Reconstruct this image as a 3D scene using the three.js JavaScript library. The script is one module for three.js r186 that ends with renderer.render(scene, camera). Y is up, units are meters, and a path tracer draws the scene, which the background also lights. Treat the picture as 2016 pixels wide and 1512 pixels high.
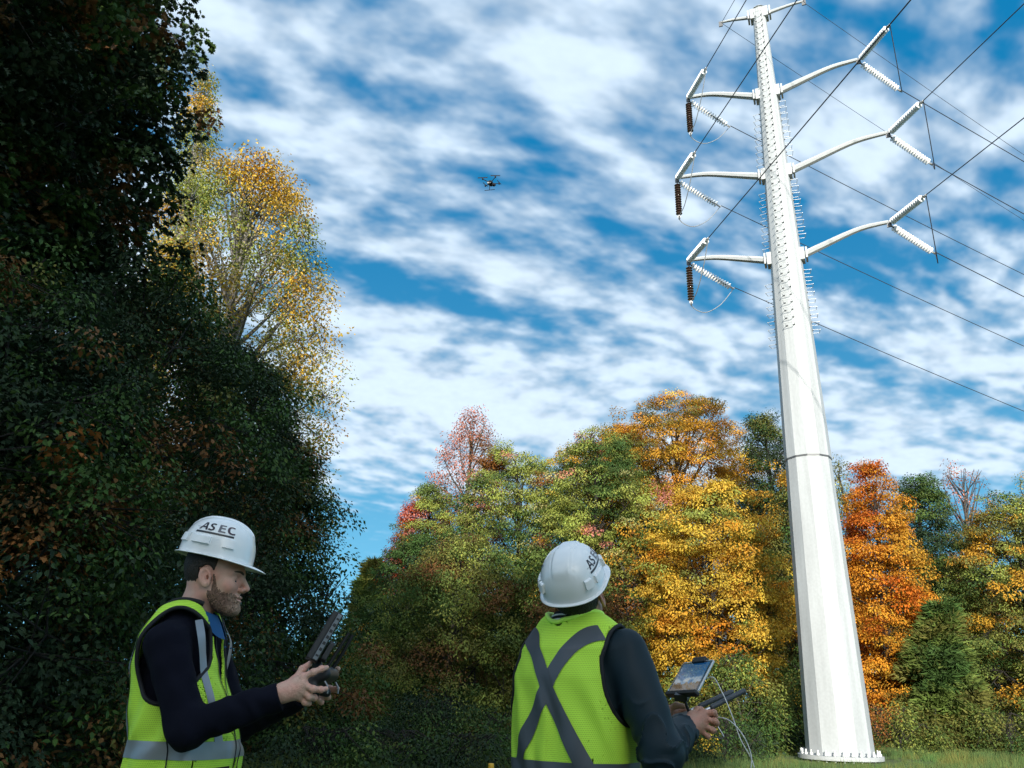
import * as THREE from 'three';
import { mergeGeometries } from 'three/addons/utils/BufferGeometryUtils.js';
import { createNoise2D, createNoise3D } from 'simplex-noise';
import { FontLoader } from 'three/addons/loaders/FontLoader.js';

// ---------------------------------------------------------------- camera, sky, sun, exposure
const V = (x, y, z) => new THREE.Vector3(x, y, z), R = Math.PI / 180, { lerp, clamp, smoothstep } = THREE.MathUtils;
const rng = (s) => () => { s = (s + 0x6d2b79f5) | 0; let t = Math.imul(s ^ (s >>> 15), 1 | s); t = (t + Math.imul(t ^ (t >>> 7), 61 | t)) ^ t; return ((t ^ (t >>> 14)) >>> 0) / 4294967296; };
const scene = new THREE.Scene();
const camera = new THREE.PerspectiveCamera(2 * Math.atan(756 / 1600) / R, 4 / 3, 0.1, 900);
camera.position.set(0, 1.32, 0);
camera.rotation.order = 'YXZ'; camera.rotation.set(21 * R, 0, 1.5 * R);
camera.updateMatrixWorld(true);
const renderer = new THREE.WebGLRenderer();
renderer.toneMapping = THREE.LinearToneMapping; renderer.toneMappingExposure = 1.76;
renderer.shadowMap.enabled = true;

const SUN_AZ = -4 * R, SUN_EL = 19.5 * R;      // behind the camera
const sunDir = V(Math.sin(SUN_AZ) * Math.cos(SUN_EL), Math.sin(SUN_EL), Math.cos(SUN_AZ) * Math.cos(SUN_EL));
const sun = new THREE.DirectionalLight(new THREE.Color().setRGB(1, 0.94, 0.83), 4);
sun.position.copy(sunDir).multiplyScalar(120); sun.target.position.set(0, 0, 0); sun.castShadow = true; sun.shadow.radius = 1;
Object.assign(sun.shadow.camera, { left: -90, right: 90, top: 90, bottom: -90, near: 1, far: 300 });
scene.add(sun, sun.target);

{ // altocumulus in rows over a clear blue sky
  const W = 4096, H = 2048, data = new Float32Array(W * H * 4), rnd = rng(77), n2 = createNoise2D(rnd), n2b = createNoise2D(rnd);
  const fbm = (n, x, y, o) => { let s = 0, a = 0.5; for (let i = 0; i < o; i++) { s += a * n(x, y); x = x * 2.03 + 7.1; y = y * 2.03 - 3.7; a *= 0.52; } return s; };
  // clear lanes and thick banks where the photograph has them, in the plane of the cloud deck: x, z, radius, strength
  const spots = [[-0.21, -1.58, 0.10, -0.55], [-0.06, -1.66, 0.08, -0.40], [-0.34, -1.52, 0.06, -0.30], [0.27, -1.41, 0.11, -0.40], [0.11, -1.47, 0.07, -0.25], [0.45, -1.28, 0.07, -0.25], [0.70, -1.44, 0.14, -0.50], [0.80, -1.28, 0.09, -0.30], [0.61, -1.34, 0.07, -0.30], [0.65, -0.86, 0.07, -0.35], [0.53, -0.91, 0.05, -0.30], [0.39, -0.84, 0.04, -0.25], [-0.02, -1.11, 0.05, -0.20], [-0.43, -1.02, 0.05, -0.30], [-0.30, -1.26, 0.07, -0.30], [0.56, -2.13, 0.15, -0.35], [0.26, -0.92, 0.04, -0.20], [0.79, -1.12, 0.06, -0.25], [0.79, -1.80, 0.09, -0.20], [-0.38, -0.95, 0.09, 0.30], [-0.34, -1.15, 0.11, 0.35], [-0.26, -1.41, 0.11, 0.35], [0.12, -0.96, 0.11, 0.25], [1.07, -1.76, 0.16, 0.35], [1.18, -2.43, 0.22, 0.30], [-0.14, -1.94, 0.18, 0.25], [-0.35, -2.13, 0.19, 0.30], [0.07, -1.55, 0.07, 0.25], [-0.02, -1.31, 0.07, 0.25], [-0.36, -1.69, 0.08, 0.30], [0.43, -1.04, 0.06, 0.25], [-0.07, -2.26, 0.20, 0.30], [0.33, -1.66, 0.09, 0.25]];
  const ca = Math.cos(0.42), sa = Math.sin(0.42);
  for (let row = 0; row < H; row++) {
    const el = ((row + 0.5) / H - 0.5) * Math.PI, y = Math.sin(el), c = Math.cos(el);
    const up = Math.max(y, 0), hz = Math.pow(1 - Math.min(1, up / 0.75), 2.6);
    const blue = [lerp(0.003, 0.17, hz), lerp(0.118, 0.46, hz), lerp(0.272, 0.64, hz)];
    for (let col = 0; col < W; col++) {
      const k = (row * W + col) * 4; data[k + 3] = 1;
      if (y < -0.01) { data[k] = 0.3; data[k + 1] = 0.4; data[k + 2] = 0.5; continue; }
      const az = ((col + 0.5) / W - 0.5) * 2 * Math.PI, x = Math.cos(az) * c, z = Math.sin(az) * c;
      const inv = 1 / (up + 0.1), u0 = x * inv, v0 = z * inv;
      const wx = n2(u0 * 0.4 + 3, v0 * 0.4) * 0.14, wz = n2b(u0 * 0.4, v0 * 0.4 + 9) * 0.14;
      const u = u0 + wx, v = v0 + wz, p = u * ca - v * sa, q = u * sa + v * ca; // p runs along the rows of cloud
      let bias = 0; const wob = 0.06 * n2(u0 * 4, v0 * 4 + 5);
      for (const s of spots) { const dx = u0 - s[0] + wob, dz = v0 - s[1], dp = (dx * ca - dz * sa) * 0.6, dq = (dx * sa + dz * ca) * 1.25, d = (dp * dp + dq * dq) / (s[2] * s[2]); if (d < 6) bias += s[3] * Math.exp(-d); }
      const big = fbm(n2b, p * 0.42 + 5, q * 0.85 + 2, 3);
      const rows = fbm(n2, p * 1.6 + 0.25 * big, q * 3.5, 4);
      const puff = fbm(n2b, p * 5.2 + 11, q * 6.8, 4), fine = fbm(n2, p * 19, q * 24, 3);
      const ripple = Math.sin(q * 46 + 5.5 * n2(p * 1.7, q * 2.4) + 2.2 * n2b(p * 6, q * 7)) * (0.5 + 0.5 * n2(p * 0.9 + 4, q * 0.9));
      const dens = 0.15 * ripple + 0.66 + 0.32 * big + 0.5 * rows + 0.4 * puff + 0.11 * fine + bias + 0.12 * smoothstep(0.45 - up, 0, 0.2);
      const clear = 1 - smoothstep(up, 0.15, 0.27);                   // the deck thins out above the tree line
      let a = smoothstep(dens - 0.95 * clear, 0.12, 1.04); a = a * (0.85 + 0.15 * a);
      const lit = 0.84 + 0.2 * smoothstep(dens + 0.35 * puff, 0.45, 1.3) - 0.05 * fine;
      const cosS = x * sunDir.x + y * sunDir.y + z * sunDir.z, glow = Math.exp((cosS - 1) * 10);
      const cl = [0.41 * lit, 0.5 * lit, 0.595 * lit];
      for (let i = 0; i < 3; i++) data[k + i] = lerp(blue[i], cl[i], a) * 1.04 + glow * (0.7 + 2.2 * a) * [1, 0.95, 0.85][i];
    }
  }
  const t = new THREE.DataTexture(data, W, H, THREE.RGBAFormat, THREE.FloatType);
  t.mapping = THREE.EquirectangularReflectionMapping; t.magFilter = THREE.LinearFilter; t.needsUpdate = true;
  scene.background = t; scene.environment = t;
}

// ---------------------------------------------------------------- helpers
const at = (px, py, depth) => { // a point of the place from its direction in the photograph and its distance along the view
  const e = camera.matrixWorld.elements, a = ((px - 1008) / 1600) * depth, b = (-(py - 756) / 1600) * depth;
  return V(e[12] + e[0] * a + e[4] * b - e[8] * depth, e[13] + e[1] * a + e[5] * b - e[9] * depth, e[14] + e[2] * a + e[6] * b - e[10] * depth);
};
const taken = {};
const numbered = (n) => { const k = (taken[n] = (taken[n] ?? -1) + 1); return k ? n + '_' + String(k).padStart(3, '0') : n; };
const shade = (o) => { o.castShadow = o.receiveShadow = true; return o; };
const rgb = (r, g, b) => new THREE.Color().setRGB(r, g, b);
const mat = (color, roughness = 0.7, more = {}) => new THREE.MeshPhysicalMaterial({ color: Array.isArray(color) ? rgb(...color) : color, roughness, ...more });
function thing(name, label, category, pos, group) {
  const g = new THREE.Group(); g.name = numbered(name); scene.add(g); if (pos) g.position.copy(pos);
  g.userData = { label, category }; if (group) g.userData.group = group; return g;
}
function mesh(name, geometry, material, parent) { const m = shade(new THREE.Mesh(geometry, material)); m.name = name; parent.add(m); return m; }
function tube(points, r0, r1, sides = 6, steps = points.length * 3) { // a tapered tube along a curve
  const curve = points.length === 2 ? new THREE.LineCurve3(points[0], points[1]) : new THREE.CatmullRomCurve3(points);
  const f = curve.computeFrenetFrames(steps, false), pos = [], nor = [], uv = [], idx = [], len = curve.getLength(), q = V(), n = V();
  for (let i = 0; i <= steps; i++) {
    curve.getPointAt(i / steps, q); const r = typeof r0 === 'function' ? r0(i / steps) : lerp(r0, r1, i / steps);
    for (let j = 0; j <= sides; j++) {
      const a = (j / sides) * Math.PI * 2; n.set(0, 0, 0).addScaledVector(f.normals[i], Math.cos(a)).addScaledVector(f.binormals[i], Math.sin(a));
      pos.push(q.x + n.x * r, q.y + n.y * r, q.z + n.z * r); nor.push(n.x, n.y, n.z); uv.push((j / sides) * Math.PI * 2 * 0.15, (i / steps) * len);
    }
  }
  for (let i = 0; i < steps; i++) for (let j = 0; j < sides; j++) { const a = i * (sides + 1) + j, b = a + sides + 1; idx.push(a, a + 1, b, b, a + 1, b + 1); }
  return geo(pos, idx, nor, uv);
}
function geo(pos, idx, nor, uv, col) {
  const g = new THREE.BufferGeometry(); g.setAttribute('position', new THREE.Float32BufferAttribute(pos, 3));
  if (idx) g.setIndex(idx);
  if (nor) g.setAttribute('normal', new THREE.Float32BufferAttribute(nor, 3)); else g.computeVertexNormals();
  if (uv) g.setAttribute('uv', new THREE.Float32BufferAttribute(uv, 2));
  if (col) g.setAttribute('color', new THREE.Float32BufferAttribute(col, 3));
  return g;
}
const moved = (g, x, y, z, rx = 0, ry = 0, rz = 0) => g.applyMatrix4(new THREE.Matrix4().makeRotationFromEuler(new THREE.Euler(rx, ry, rz)).setPosition(x, y, z));
const between = (g, a, b) => { // a shape that stands on y = 0..1 laid from a to b (length is scaled)
  const d = b.clone().sub(a), m = new THREE.Matrix4().compose(a, new THREE.Quaternion().setFromUnitVectors(V(0, 1, 0), d.clone().normalize()), V(1, d.length(), 1));
  return g.applyMatrix4(m);
};
const rod = (a, b, r, sides = 8) => between(new THREE.CylinderGeometry(r, r, 1, sides).translate(0, 0.5, 0), a, b);
function texture(w, h, fn, srgb = true) { // fn(u, v) gives r, g, b in 0..1
  const d = new Uint8Array(w * h * 4);
  for (let j = 0; j < h; j++) for (let i = 0; i < w; i++) { const c = fn(i / w, j / h, i, j), k = (j * w + i) * 4; d[k] = clamp(c[0], 0, 1) * 255; d[k + 1] = clamp(c[1], 0, 1) * 255; d[k + 2] = clamp(c[2], 0, 1) * 255; d[k + 3] = 255; }
  const t = new THREE.DataTexture(d, w, h); t.magFilter = THREE.LinearFilter; t.minFilter = THREE.LinearFilter; t.wrapS = t.wrapT = THREE.RepeatWrapping; if (srgb) t.colorSpace = THREE.SRGBColorSpace; t.needsUpdate = true; return t;
}
const N2 = createNoise2D(rng(5)), N3 = createNoise3D(rng(9));
const flat = (g) => { const n = g.index ? g.toNonIndexed() : g; n.deleteAttribute('normal'); n.computeVertexNormals(); return n; };

// ---------------------------------------------------------------- ground
const groundY = (x, z) => -0.0105 * Math.max(0, -z) + 0.12 * N2(x * 0.05, z * 0.05) * smoothstep(Math.hypot(x, z), 4, 20) - 0.02;
{
  const g = new THREE.PlaneGeometry(700, 700, 200, 200).rotateX(-Math.PI / 2), p = g.attributes.position;
  for (let i = 0; i < p.count; i++) p.setY(i, groundY(p.getX(i), p.getZ(i)));
  g.computeVertexNormals();
  const t = texture(512, 512, (u, v) => { const a = N2(u * 40, v * 40) * 0.5 + N2(u * 9, v * 9) * 0.5, b = N2(u * 120, v * 120); return [0.26 + 0.1 * a + 0.06 * b, 0.31 + 0.07 * a + 0.06 * b, 0.15 + 0.05 * a + 0.03 * b]; });
  t.repeat.set(80, 80);
  const m = mesh('ground', g, mat(0xffffff, 0.95, { map: t }), scene); m.userData.kind = 'structure';
}

// ---------------------------------------------------------------- trees
const barkTex = texture(128, 256, (u, v) => { const a = N3(Math.cos(u * 6.283) * 2.2, Math.sin(u * 6.283) * 2.2, v * 9), b = N3(Math.cos(u * 6.283) * 7, Math.sin(u * 6.283) * 7, v * 16 + 4), k = 0.52 + 0.22 * a + 0.14 * b; return [k, k, k]; });
barkTex.repeat.set(1, 0.6);
const bark = { dark: mat([0.12, 0.1, 0.085], 0.95, { map: barkTex, bumpMap: barkTex, bumpScale: 0.02 }), grey: mat([0.34, 0.31, 0.28], 0.95, { map: barkTex, bumpMap: barkTex, bumpScale: 0.02 }), pale: mat([0.55, 0.51, 0.45], 0.9, { map: barkTex, bumpMap: barkTex, bumpScale: 0.012 }) };
const leafMat = new THREE.MeshPhysicalMaterial({ color: 0xffffff, vertexColors: true, roughness: 0.75, transmission: 0.3, thickness: 0, side: THREE.DoubleSide, specularIntensity: 0.2 });
const glossMat = new THREE.MeshPhysicalMaterial({ color: 0xffffff, vertexColors: true, roughness: 0.55, transmission: 0.22, thickness: 0, side: THREE.DoubleSide, specularIntensity: 0.35 });
const outline = { // half outlines of leaves, stalk at y = 0, tip at y = 1
  simple: [[0, 0], [0.26, 0.3], [0.24, 0.62], [0, 1]], blade: [[0, 0], [0.3, 0.45], [0, 1]],
  maple: [[0, 0], [0.2, 0.12], [0.5, 0.1], [0.34, 0.34], [0.56, 0.62], [0.26, 0.56], [0.2, 0.78], [0, 1]],
  oak: [[0, 0], [0.06, 0.14], [0.34, 0.1], [0.13, 0.3], [0.44, 0.42], [0.14, 0.52], [0.36, 0.74], [0.11, 0.74], [0, 1]],
};
function clump(kind, count, spread, size, seed, flat = 0.5) { // one spray of leaves on a twig, about 2 x spread wide
  const r = rng(seed), pos = [], nor = [], col = [], idx = [], o = outline[kind], n = V(), t = V(), b = V(), c = V(), q = V();
  for (let k = 0; k < count; k++) {
    const a = r() * 6.283, d = Math.sqrt(r()) * spread; c.set(Math.cos(a) * d, (r() - 0.5) * spread * 2 * flat - d * 0.18, Math.sin(a) * d);
    n.set((r() - 0.5) * 1.5 + Math.cos(a) * 0.45, 1, (r() - 0.5) * 1.5 + Math.sin(a) * 0.45).normalize();
    t.set(Math.cos(a) + (r() - 0.5) * 1.3, -0.25 - r() * 0.5, Math.sin(a) + (r() - 0.5) * 1.3); t.addScaledVector(n, -t.dot(n)).normalize(); b.crossVectors(t, n);
    const s = size * (0.7 + 0.6 * r()), fold = 0.12 + 0.3 * r(), v = 0.72 + 0.5 * r(), w = 0.9 + 0.2 * r(), base = pos.length / 3, m = o.length;
    for (const side of [1, -1]) for (const [x, y] of o) {
      q.copy(c).addScaledVector(t, (y - 0.5) * s).addScaledVector(b, side * x * s).addScaledVector(n, (x * fold - y * y * 0.22) * s);
      pos.push(q.x, q.y, q.z); const e = n.clone().addScaledVector(b, -side * fold).normalize(); nor.push(e.x, e.y, e.z); col.push(v * w, v, v * (2 - w));
    }
    for (let i = 1; i < m - 1; i++) { const p = kind === 'simple' ? base : base; idx.push(p, base + i, base + i + 1); idx.push(base + m, base + m + i + 1, base + m + i); }
  }
  return geo(pos, idx, nor, null, col);
}
function needles(count, spread, len, seed) { // a bough of a conifer: thin blades round drooping twigs
  const r = rng(seed), pos = [], idx = [], col = [], c = V(), d = V(), s = V();
  for (let k = 0; k < count; k++) {
    const a = r() * 6.283, e = Math.sqrt(r()) * spread; c.set(Math.cos(a) * e, (r() - 0.5) * spread * 0.7, Math.sin(a) * e);
    d.set(Math.cos(a) + (r() - 0.5), (r() - 0.35) * 1.2, Math.sin(a) + (r() - 0.5)).normalize().multiplyScalar(len * (0.6 + 0.7 * r())); s.set(r() - 0.5, r() - 0.5, r() - 0.5).cross(d).normalize().multiplyScalar(len * 0.13);
    const i = pos.length / 3, v = 0.7 + 0.6 * r(); pos.push(c.x - s.x, c.y - s.y, c.z - s.z, c.x + s.x, c.y + s.y, c.z + s.z, c.x + d.x, c.y + d.y, c.z + d.z); idx.push(i, i + 1, i + 2); for (let j = 0; j < 3; j++) col.push(v, v, v);
  }
  return geo(pos, idx, null, null, col);
}
const clumps = {
  oak: clump('oak', 46, 0.36, 0.125, 1, 0.55), nearmaple: clump('maple', 64, 0.34, 0.068, 2, 0.6), beech: clump('simple', 76, 0.36, 0.07, 3, 0.55),
  maple: clump('blade', 120, 0.48, 0.088, 4, 0.36), small: clump('blade', 96, 0.46, 0.088, 5, 0.5), loose: clump('blade', 34, 0.5, 0.105, 6, 0.7), far: clump('blade', 40, 0.6, 0.24, 7, 0.5), shrub: clump('blade', 70, 0.36, 0.075, 8, 0.7),
  needle: needles(150, 0.42, 0.26, 9), pine: needles(110, 0.4, 0.42, 10),
};
// profile: half width of the crown at shares of the height between crown base and top
const profiles = { round: [0.45, 0.85, 1, 0.95, 0.7, 0.28], column: [0.75, 0.95, 1, 0.9, 0.66, 0.2], cone: [1, 0.92, 0.74, 0.54, 0.32, 0.06], skirt: [1, 1, 0.96, 0.86, 0.62, 0.22], vase: [0.2, 0.5, 0.8, 1, 0.92, 0.5], topheavy: [0.5, 0.66, 0.84, 1, 1, 0.8], taper: [1, 1, 0.94, 0.76, 0.5, 0.14], dome: [0.9, 1, 1, 0.9, 0.72, 0.38] };
const profileAt = (p, t) => { const k = clamp(t, 0, 0.9999) * 5, i = Math.floor(k); return lerp(p[i], p[i + 1], k - i); };
function pick(pal, x, rnd) { // palette: [r, g, b, weight] ordered so that neighbours in the list grow in patches next to each other
  let total = 0; for (const p of pal) total += p[3]; let k = clamp(x, 0, 0.9999) * total;
  for (const p of pal) { if (k < p[3]) { const v = 0.8 + 0.4 * rnd(); return rgb(p[0] * v, p[1] * v * (0.93 + 0.14 * rnd()), p[2] * v); } k -= p[3]; }
}
function tree(name, label, o) {
  // o: x, z, h (top), cb (crown base), w (half width), profile, n (sprays), leaf, pal, bark, trunk, gaps, limbs, sub, lean, scale, patch, seed, group, category
  const { h, cb = 1, w, profile = 'round', leaf = 'small', pal, gaps = 0.1, limbs = 26, lean = [0, 0], scale = 1, patch = 0.6, inner = 0.35, tiers = 0, twig = 0.35, deep = 1 } = o, n = Math.round((22 * w * (h - cb) * (o.dens ?? 1)) / (scale * scale));
  const rnd = rng(o.seed ?? Math.round(o.x * 131 + o.z * 977)), y0 = groundY(o.x, o.z), prof = profiles[profile], so = rnd() * 100;
  const t = thing(name, label, o.category ?? 'tree', V(o.x, y0, o.z), o.group);
  const tr = o.trunk ?? 0.02 * h, axis = (y) => { const k = y / h; return V(lean[0] * k * k * h + 0.25 * Math.sin(k * 5 + so) * k, y, lean[1] * k * k * h + 0.25 * Math.cos(k * 4 + so) * k); };
  const bm = bark[o.bark ?? 'dark'], tops = [];
  mesh('trunk', tube([0, 0.25, 0.5, 0.72, 0.93].map((k) => axis(k * h)), (k) => tr * (1 - 0.86 * k) * (1 + 0.5 * Math.exp(-k * 18)), 0, 9, 16), bm, t);
  const nodes = [], woods = [];
  for (let i = 0; i < limbs; i++) {
    const k = (i + 0.5) / limbs, ys = lerp(cb * 0.75 + 0.04 * h, h * 0.9, k), a = i * 2.4 + rnd(), s = axis(ys), rise = lerp(0.35, 0.75, k) * (o.rise ?? 1);
    const ye = Math.min(h * 0.97, ys + (rise * w + 0.4) * (0.6 + 0.6 * rnd())), reach = w * profileAt(prof, (ye - cb) / (h - cb)) * (0.7 + 0.25 * rnd()) * deepen(a, deep);
    const e = axis(ye).add(V(Math.cos(a) * reach, 0, Math.sin(a) * reach)), m = s.clone().lerp(e, 0.5).add(V((rnd() - 0.5) * 0.4, 0.12 * reach * (0.5 - rnd() * 0.9), (rnd() - 0.5) * 0.4));
    woods.push(tube([s, m, e], tr * 0.36 * (1 - 0.6 * k), 0.012, 5, 7));
    for (const q of [0.35, 0.55, 0.75, 1]) nodes.push(new THREE.QuadraticBezierCurve3(s, m, e).getPoint(q));
  }
  const places = [], colors = [], q4 = new THREE.Quaternion(), eu = new THREE.Euler(), sc = V(), col = pal;
  for (let k = 0, tries = 0; k < n && tries < n * 8; tries++) {
    let f = rnd(); const y = lerp(cb, h, 1 - Math.pow(1 - f, 0.8)), tt = (y - cb) / (h - cb), a = rnd() * 6.283;
    const lump = 1 + (o.lump ?? 1) * (0.2 * N3(Math.cos(a) * 1.6 + so, tt * 3.4 * (h - cb) / 9, Math.sin(a) * 1.6) + 0.14 * N3(Math.cos(a) * 4 + so, tt * 9, Math.sin(a) * 4));
    const rr = w * profileAt(prof, tt) * lump * deepen(a, deep) * lerp(inner, 1, Math.pow(rnd(), 0.55));
    const c = axis(y).add(V(Math.cos(a) * rr, 0, Math.sin(a) * rr));
    if (tiers) c.y += Math.sin((c.y + 0.5 * N3(c.x * 0.5, so, c.z * 0.5)) * (6.283 / tiers)) * tiers * 0.15;
    if (N3((c.x + so) * 0.42, c.y * (tiers ? 0.9 : 0.5), c.z * 0.42) * 0.5 + 0.5 < gaps + 0.12 * rnd()) continue;
    k++;
    eu.set((rnd() - 0.5) * 0.7 + Math.sin(a) * 0.22, rnd() * 6.283, (rnd() - 0.5) * 0.7 - Math.cos(a) * 0.22); q4.setFromEuler(eu);
    const s = scale * (0.75 + 0.55 * rnd()); sc.set(s, s, s); places.push(new THREE.Matrix4().compose(c, q4, sc));
    colors.push(pick(col, 0.5 + patch * 1.25 * N3((c.x + o.x) * 0.28, c.y * 0.3 + so, (c.z + o.z) * 0.28) + (rnd() - 0.5) * (1 - patch) * 0.9, rnd));
    if (rnd() < twig) { let best, bd = 1e9; for (const p of nodes) { const d = p.distanceToSquared(c); if (d < bd) { bd = d; best = p; } } if (bd < 9) woods.push(tube([best, c], 0.016 * Math.sqrt(scale), 0.005, 3, 2)); }
  }
  mesh('limbs', mergeGeometries(woods), bm, t);
  const im = new THREE.InstancedMesh(clumps[leaf], o.gloss ? glossMat : leafMat, places.length);
  places.forEach((m, i) => { im.setMatrixAt(i, m); im.setColorAt(i, colors[i]); });
  im.name = 'crown'; im.userData.kind = 'stuff'; shade(im); t.add(im); return t;
}
const deepen = (a, d) => (d === 1 ? 1 : lerp(1, d, Math.abs(Math.sin(a)))); // narrower front to back where trees stand close
// trees placed from the photograph: the direction of the treetop, half width in metres, the distance in front of the camera
function standing(name, label, px, w, py, dist, o) {
  const v = at(px, py, 1).sub(camera.position), k = dist / -v.z, x = v.x * k;
  return tree(name, label, { x, z: -dist, h: 1.32 + v.y * k - groundY(x, -dist), w, ...o });
}
const P = { // leaf colours, linear
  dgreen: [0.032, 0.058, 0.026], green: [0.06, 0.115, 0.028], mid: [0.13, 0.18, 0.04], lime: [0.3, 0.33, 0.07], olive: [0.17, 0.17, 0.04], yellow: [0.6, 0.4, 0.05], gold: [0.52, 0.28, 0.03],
  orange: [0.63, 0.27, 0.025], deep: [0.5, 0.13, 0.014], red: [0.45, 0.08, 0.03], pink: [0.5, 0.2, 0.14], brown: [0.2, 0.1, 0.035], rust: [0.3, 0.12, 0.03], pale: [0.42, 0.38, 0.14],
};
const mix = (...a) => { const out = []; for (let i = 0; i < a.length; i += 2) out.push([...P[a[i]], a[i + 1]]); return out; };
const NEAR = 'trees at the dark edge of the wood on the left', MID = 'autumn trees across the clearing', RIGHT = 'autumn trees behind the steel pole', BACK = 'trees behind the camera';
// dark edge of the wood, left
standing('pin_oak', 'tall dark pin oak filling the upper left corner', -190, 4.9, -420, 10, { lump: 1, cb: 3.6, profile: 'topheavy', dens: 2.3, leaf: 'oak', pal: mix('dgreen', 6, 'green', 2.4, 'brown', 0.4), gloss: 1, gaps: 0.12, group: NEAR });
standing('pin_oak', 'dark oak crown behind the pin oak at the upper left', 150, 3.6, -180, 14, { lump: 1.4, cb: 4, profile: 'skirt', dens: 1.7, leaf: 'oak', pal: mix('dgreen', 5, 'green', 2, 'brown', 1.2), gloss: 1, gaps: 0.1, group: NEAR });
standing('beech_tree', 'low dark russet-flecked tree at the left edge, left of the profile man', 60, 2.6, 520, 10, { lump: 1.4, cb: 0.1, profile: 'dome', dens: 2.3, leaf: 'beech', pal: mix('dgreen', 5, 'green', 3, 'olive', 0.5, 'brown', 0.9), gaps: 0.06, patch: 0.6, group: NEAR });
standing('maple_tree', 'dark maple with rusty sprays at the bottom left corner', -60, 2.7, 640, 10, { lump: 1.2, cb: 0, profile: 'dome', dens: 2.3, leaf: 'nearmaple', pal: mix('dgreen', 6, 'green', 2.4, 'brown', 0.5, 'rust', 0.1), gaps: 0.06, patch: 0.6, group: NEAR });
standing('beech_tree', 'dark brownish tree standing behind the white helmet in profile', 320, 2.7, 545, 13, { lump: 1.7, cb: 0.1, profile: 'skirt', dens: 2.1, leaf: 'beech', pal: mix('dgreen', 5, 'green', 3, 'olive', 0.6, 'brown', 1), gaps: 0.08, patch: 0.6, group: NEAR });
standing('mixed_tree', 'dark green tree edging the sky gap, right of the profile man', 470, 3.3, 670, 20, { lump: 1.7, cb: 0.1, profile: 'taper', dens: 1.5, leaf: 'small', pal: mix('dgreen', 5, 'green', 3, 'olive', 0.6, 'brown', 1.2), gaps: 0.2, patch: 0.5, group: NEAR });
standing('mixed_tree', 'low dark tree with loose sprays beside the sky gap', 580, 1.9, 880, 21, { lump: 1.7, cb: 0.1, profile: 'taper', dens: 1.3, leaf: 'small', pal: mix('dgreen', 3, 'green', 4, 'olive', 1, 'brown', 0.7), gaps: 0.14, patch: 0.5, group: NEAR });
standing('yellow_tree', 'sunlit thin-leaved yellow tree rising above the dark wood', 510, 4.2, 315, 27, { cb: 5.5, profile: 'column', dens: 1.3, leaf: 'loose', pal: mix('mid', 0.6, 'lime', 4, 'pale', 1.4, 'yellow', 4.5, 'gold', 0.8), bark: 'pale', gaps: 0.24, limbs: 80, rise: 1.6, twig: 0.8, patch: 0.5, group: NEAR });
standing('yellow_tree', 'small sunlit yellow treetop peeking out right of the pin oak', 415, 0.95, 135, 31, { cb: 13, profile: 'round', dens: 1.5, leaf: 'loose', pal: mix('lime', 3, 'pale', 1, 'yellow', 3, 'gold', 0.6), bark: 'pale', gaps: 0.15, twig: 0.6, group: NEAR });
standing('sapling', 'airy sapling leaning into the sky gap by the raised screen', 655, 0.9, 1120, 23, { cb: 0.6, profile: 'vase', dens: 0.55, leaf: 'loose', pal: mix('green', 3, 'mid', 2, 'olive', 2), gaps: 0.2, twig: 0.7, group: NEAR });
// across the clearing
standing('far_tree', 'small far pale-leaved tree at the foot of the sky gap', 640, 2.4, 1330, 70, { cb: 0.5, profile: 'dome', dens: 1, leaf: 'far', pal: mix('lime', 2, 'pale', 2, 'gold', 1), bark: 'pale', group: MID });
standing('far_tree', 'far olive tree low behind the raised screen', 590, 3.5, 1300, 78, { cb: 0.5, profile: 'dome', dens: 1, leaf: 'far', pal: mix('olive', 2, 'lime', 1, 'gold', 1), group: MID });
standing('pine_tree', 'pale feathery pine right of the sky gap', 742, 1.7, 1110, 48, { cb: 1, profile: 'cone', dens: 1.2, leaf: 'pine', pal: mix('mid', 3, 'lime', 2, 'olive', 1), gaps: 0.15, group: MID });
standing('golden_bush_tree', 'low golden tree at the right foot of the sky gap', 725, 2.3, 1225, 43, { cb: 0.2, profile: 'dome', dens: 1.2, leaf: 'small', pal: mix('lime', 1.5, 'yellow', 4, 'gold', 3, 'orange', 1), patch: 0.5, group: MID });
standing('sparse_tree', 'thin pinkish treetop just above the pine', 775, 0.9, 1080, 52, { cb: 4, profile: 'round', dens: 0.6, leaf: 'loose', pal: mix('pink', 3, 'rust', 2), gaps: 0.2, twig: 0.7, group: MID });
standing('maple_tree', 'dark green maple bordering the sky gap on its right', 815, 2.5, 1055, 38, { cb: 0.3, profile: 'skirt', dens: 1.4, leaf: 'maple', pal: mix('dgreen', 3, 'green', 4, 'mid', 1), patch: 0.4, group: MID });
standing('red_topped_maple', 'maple with a pinkish red top left of the tall pink tree', 842, 2.1, 950, 44, { cb: 2, profile: 'round', dens: 1.3, leaf: 'maple', pal: mix('mid', 2, 'lime', 2, 'gold', 1, 'pink', 1, 'red', 2), patch: 0.75, group: MID });
standing('sparse_tree', 'tall thin pinkish-brown tree standing above the green maples', 928, 2.6, 812, 46, { cb: 5, profile: 'column', dens: 1, leaf: 'loose', pal: mix('pink', 4, 'rust', 2, 'brown', 1.5), gaps: 0.12, twig: 0.8, limbs: 40, rise: 1.5, bark: 'grey', group: MID });
standing('green_maple', 'yellow-green maple with red tips left of the looking-up man', 1020, 4, 885, 39, { cb: 1.5, profile: 'round', dens: 1.2, leaf: 'maple', tiers: 1.1, pal: mix('green', 1.2, 'mid', 3, 'lime', 5, 'pale', 1, 'pink', 0.8, 'rust', 0.3), patch: 0.55, gaps: 0.16, group: MID });
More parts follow.
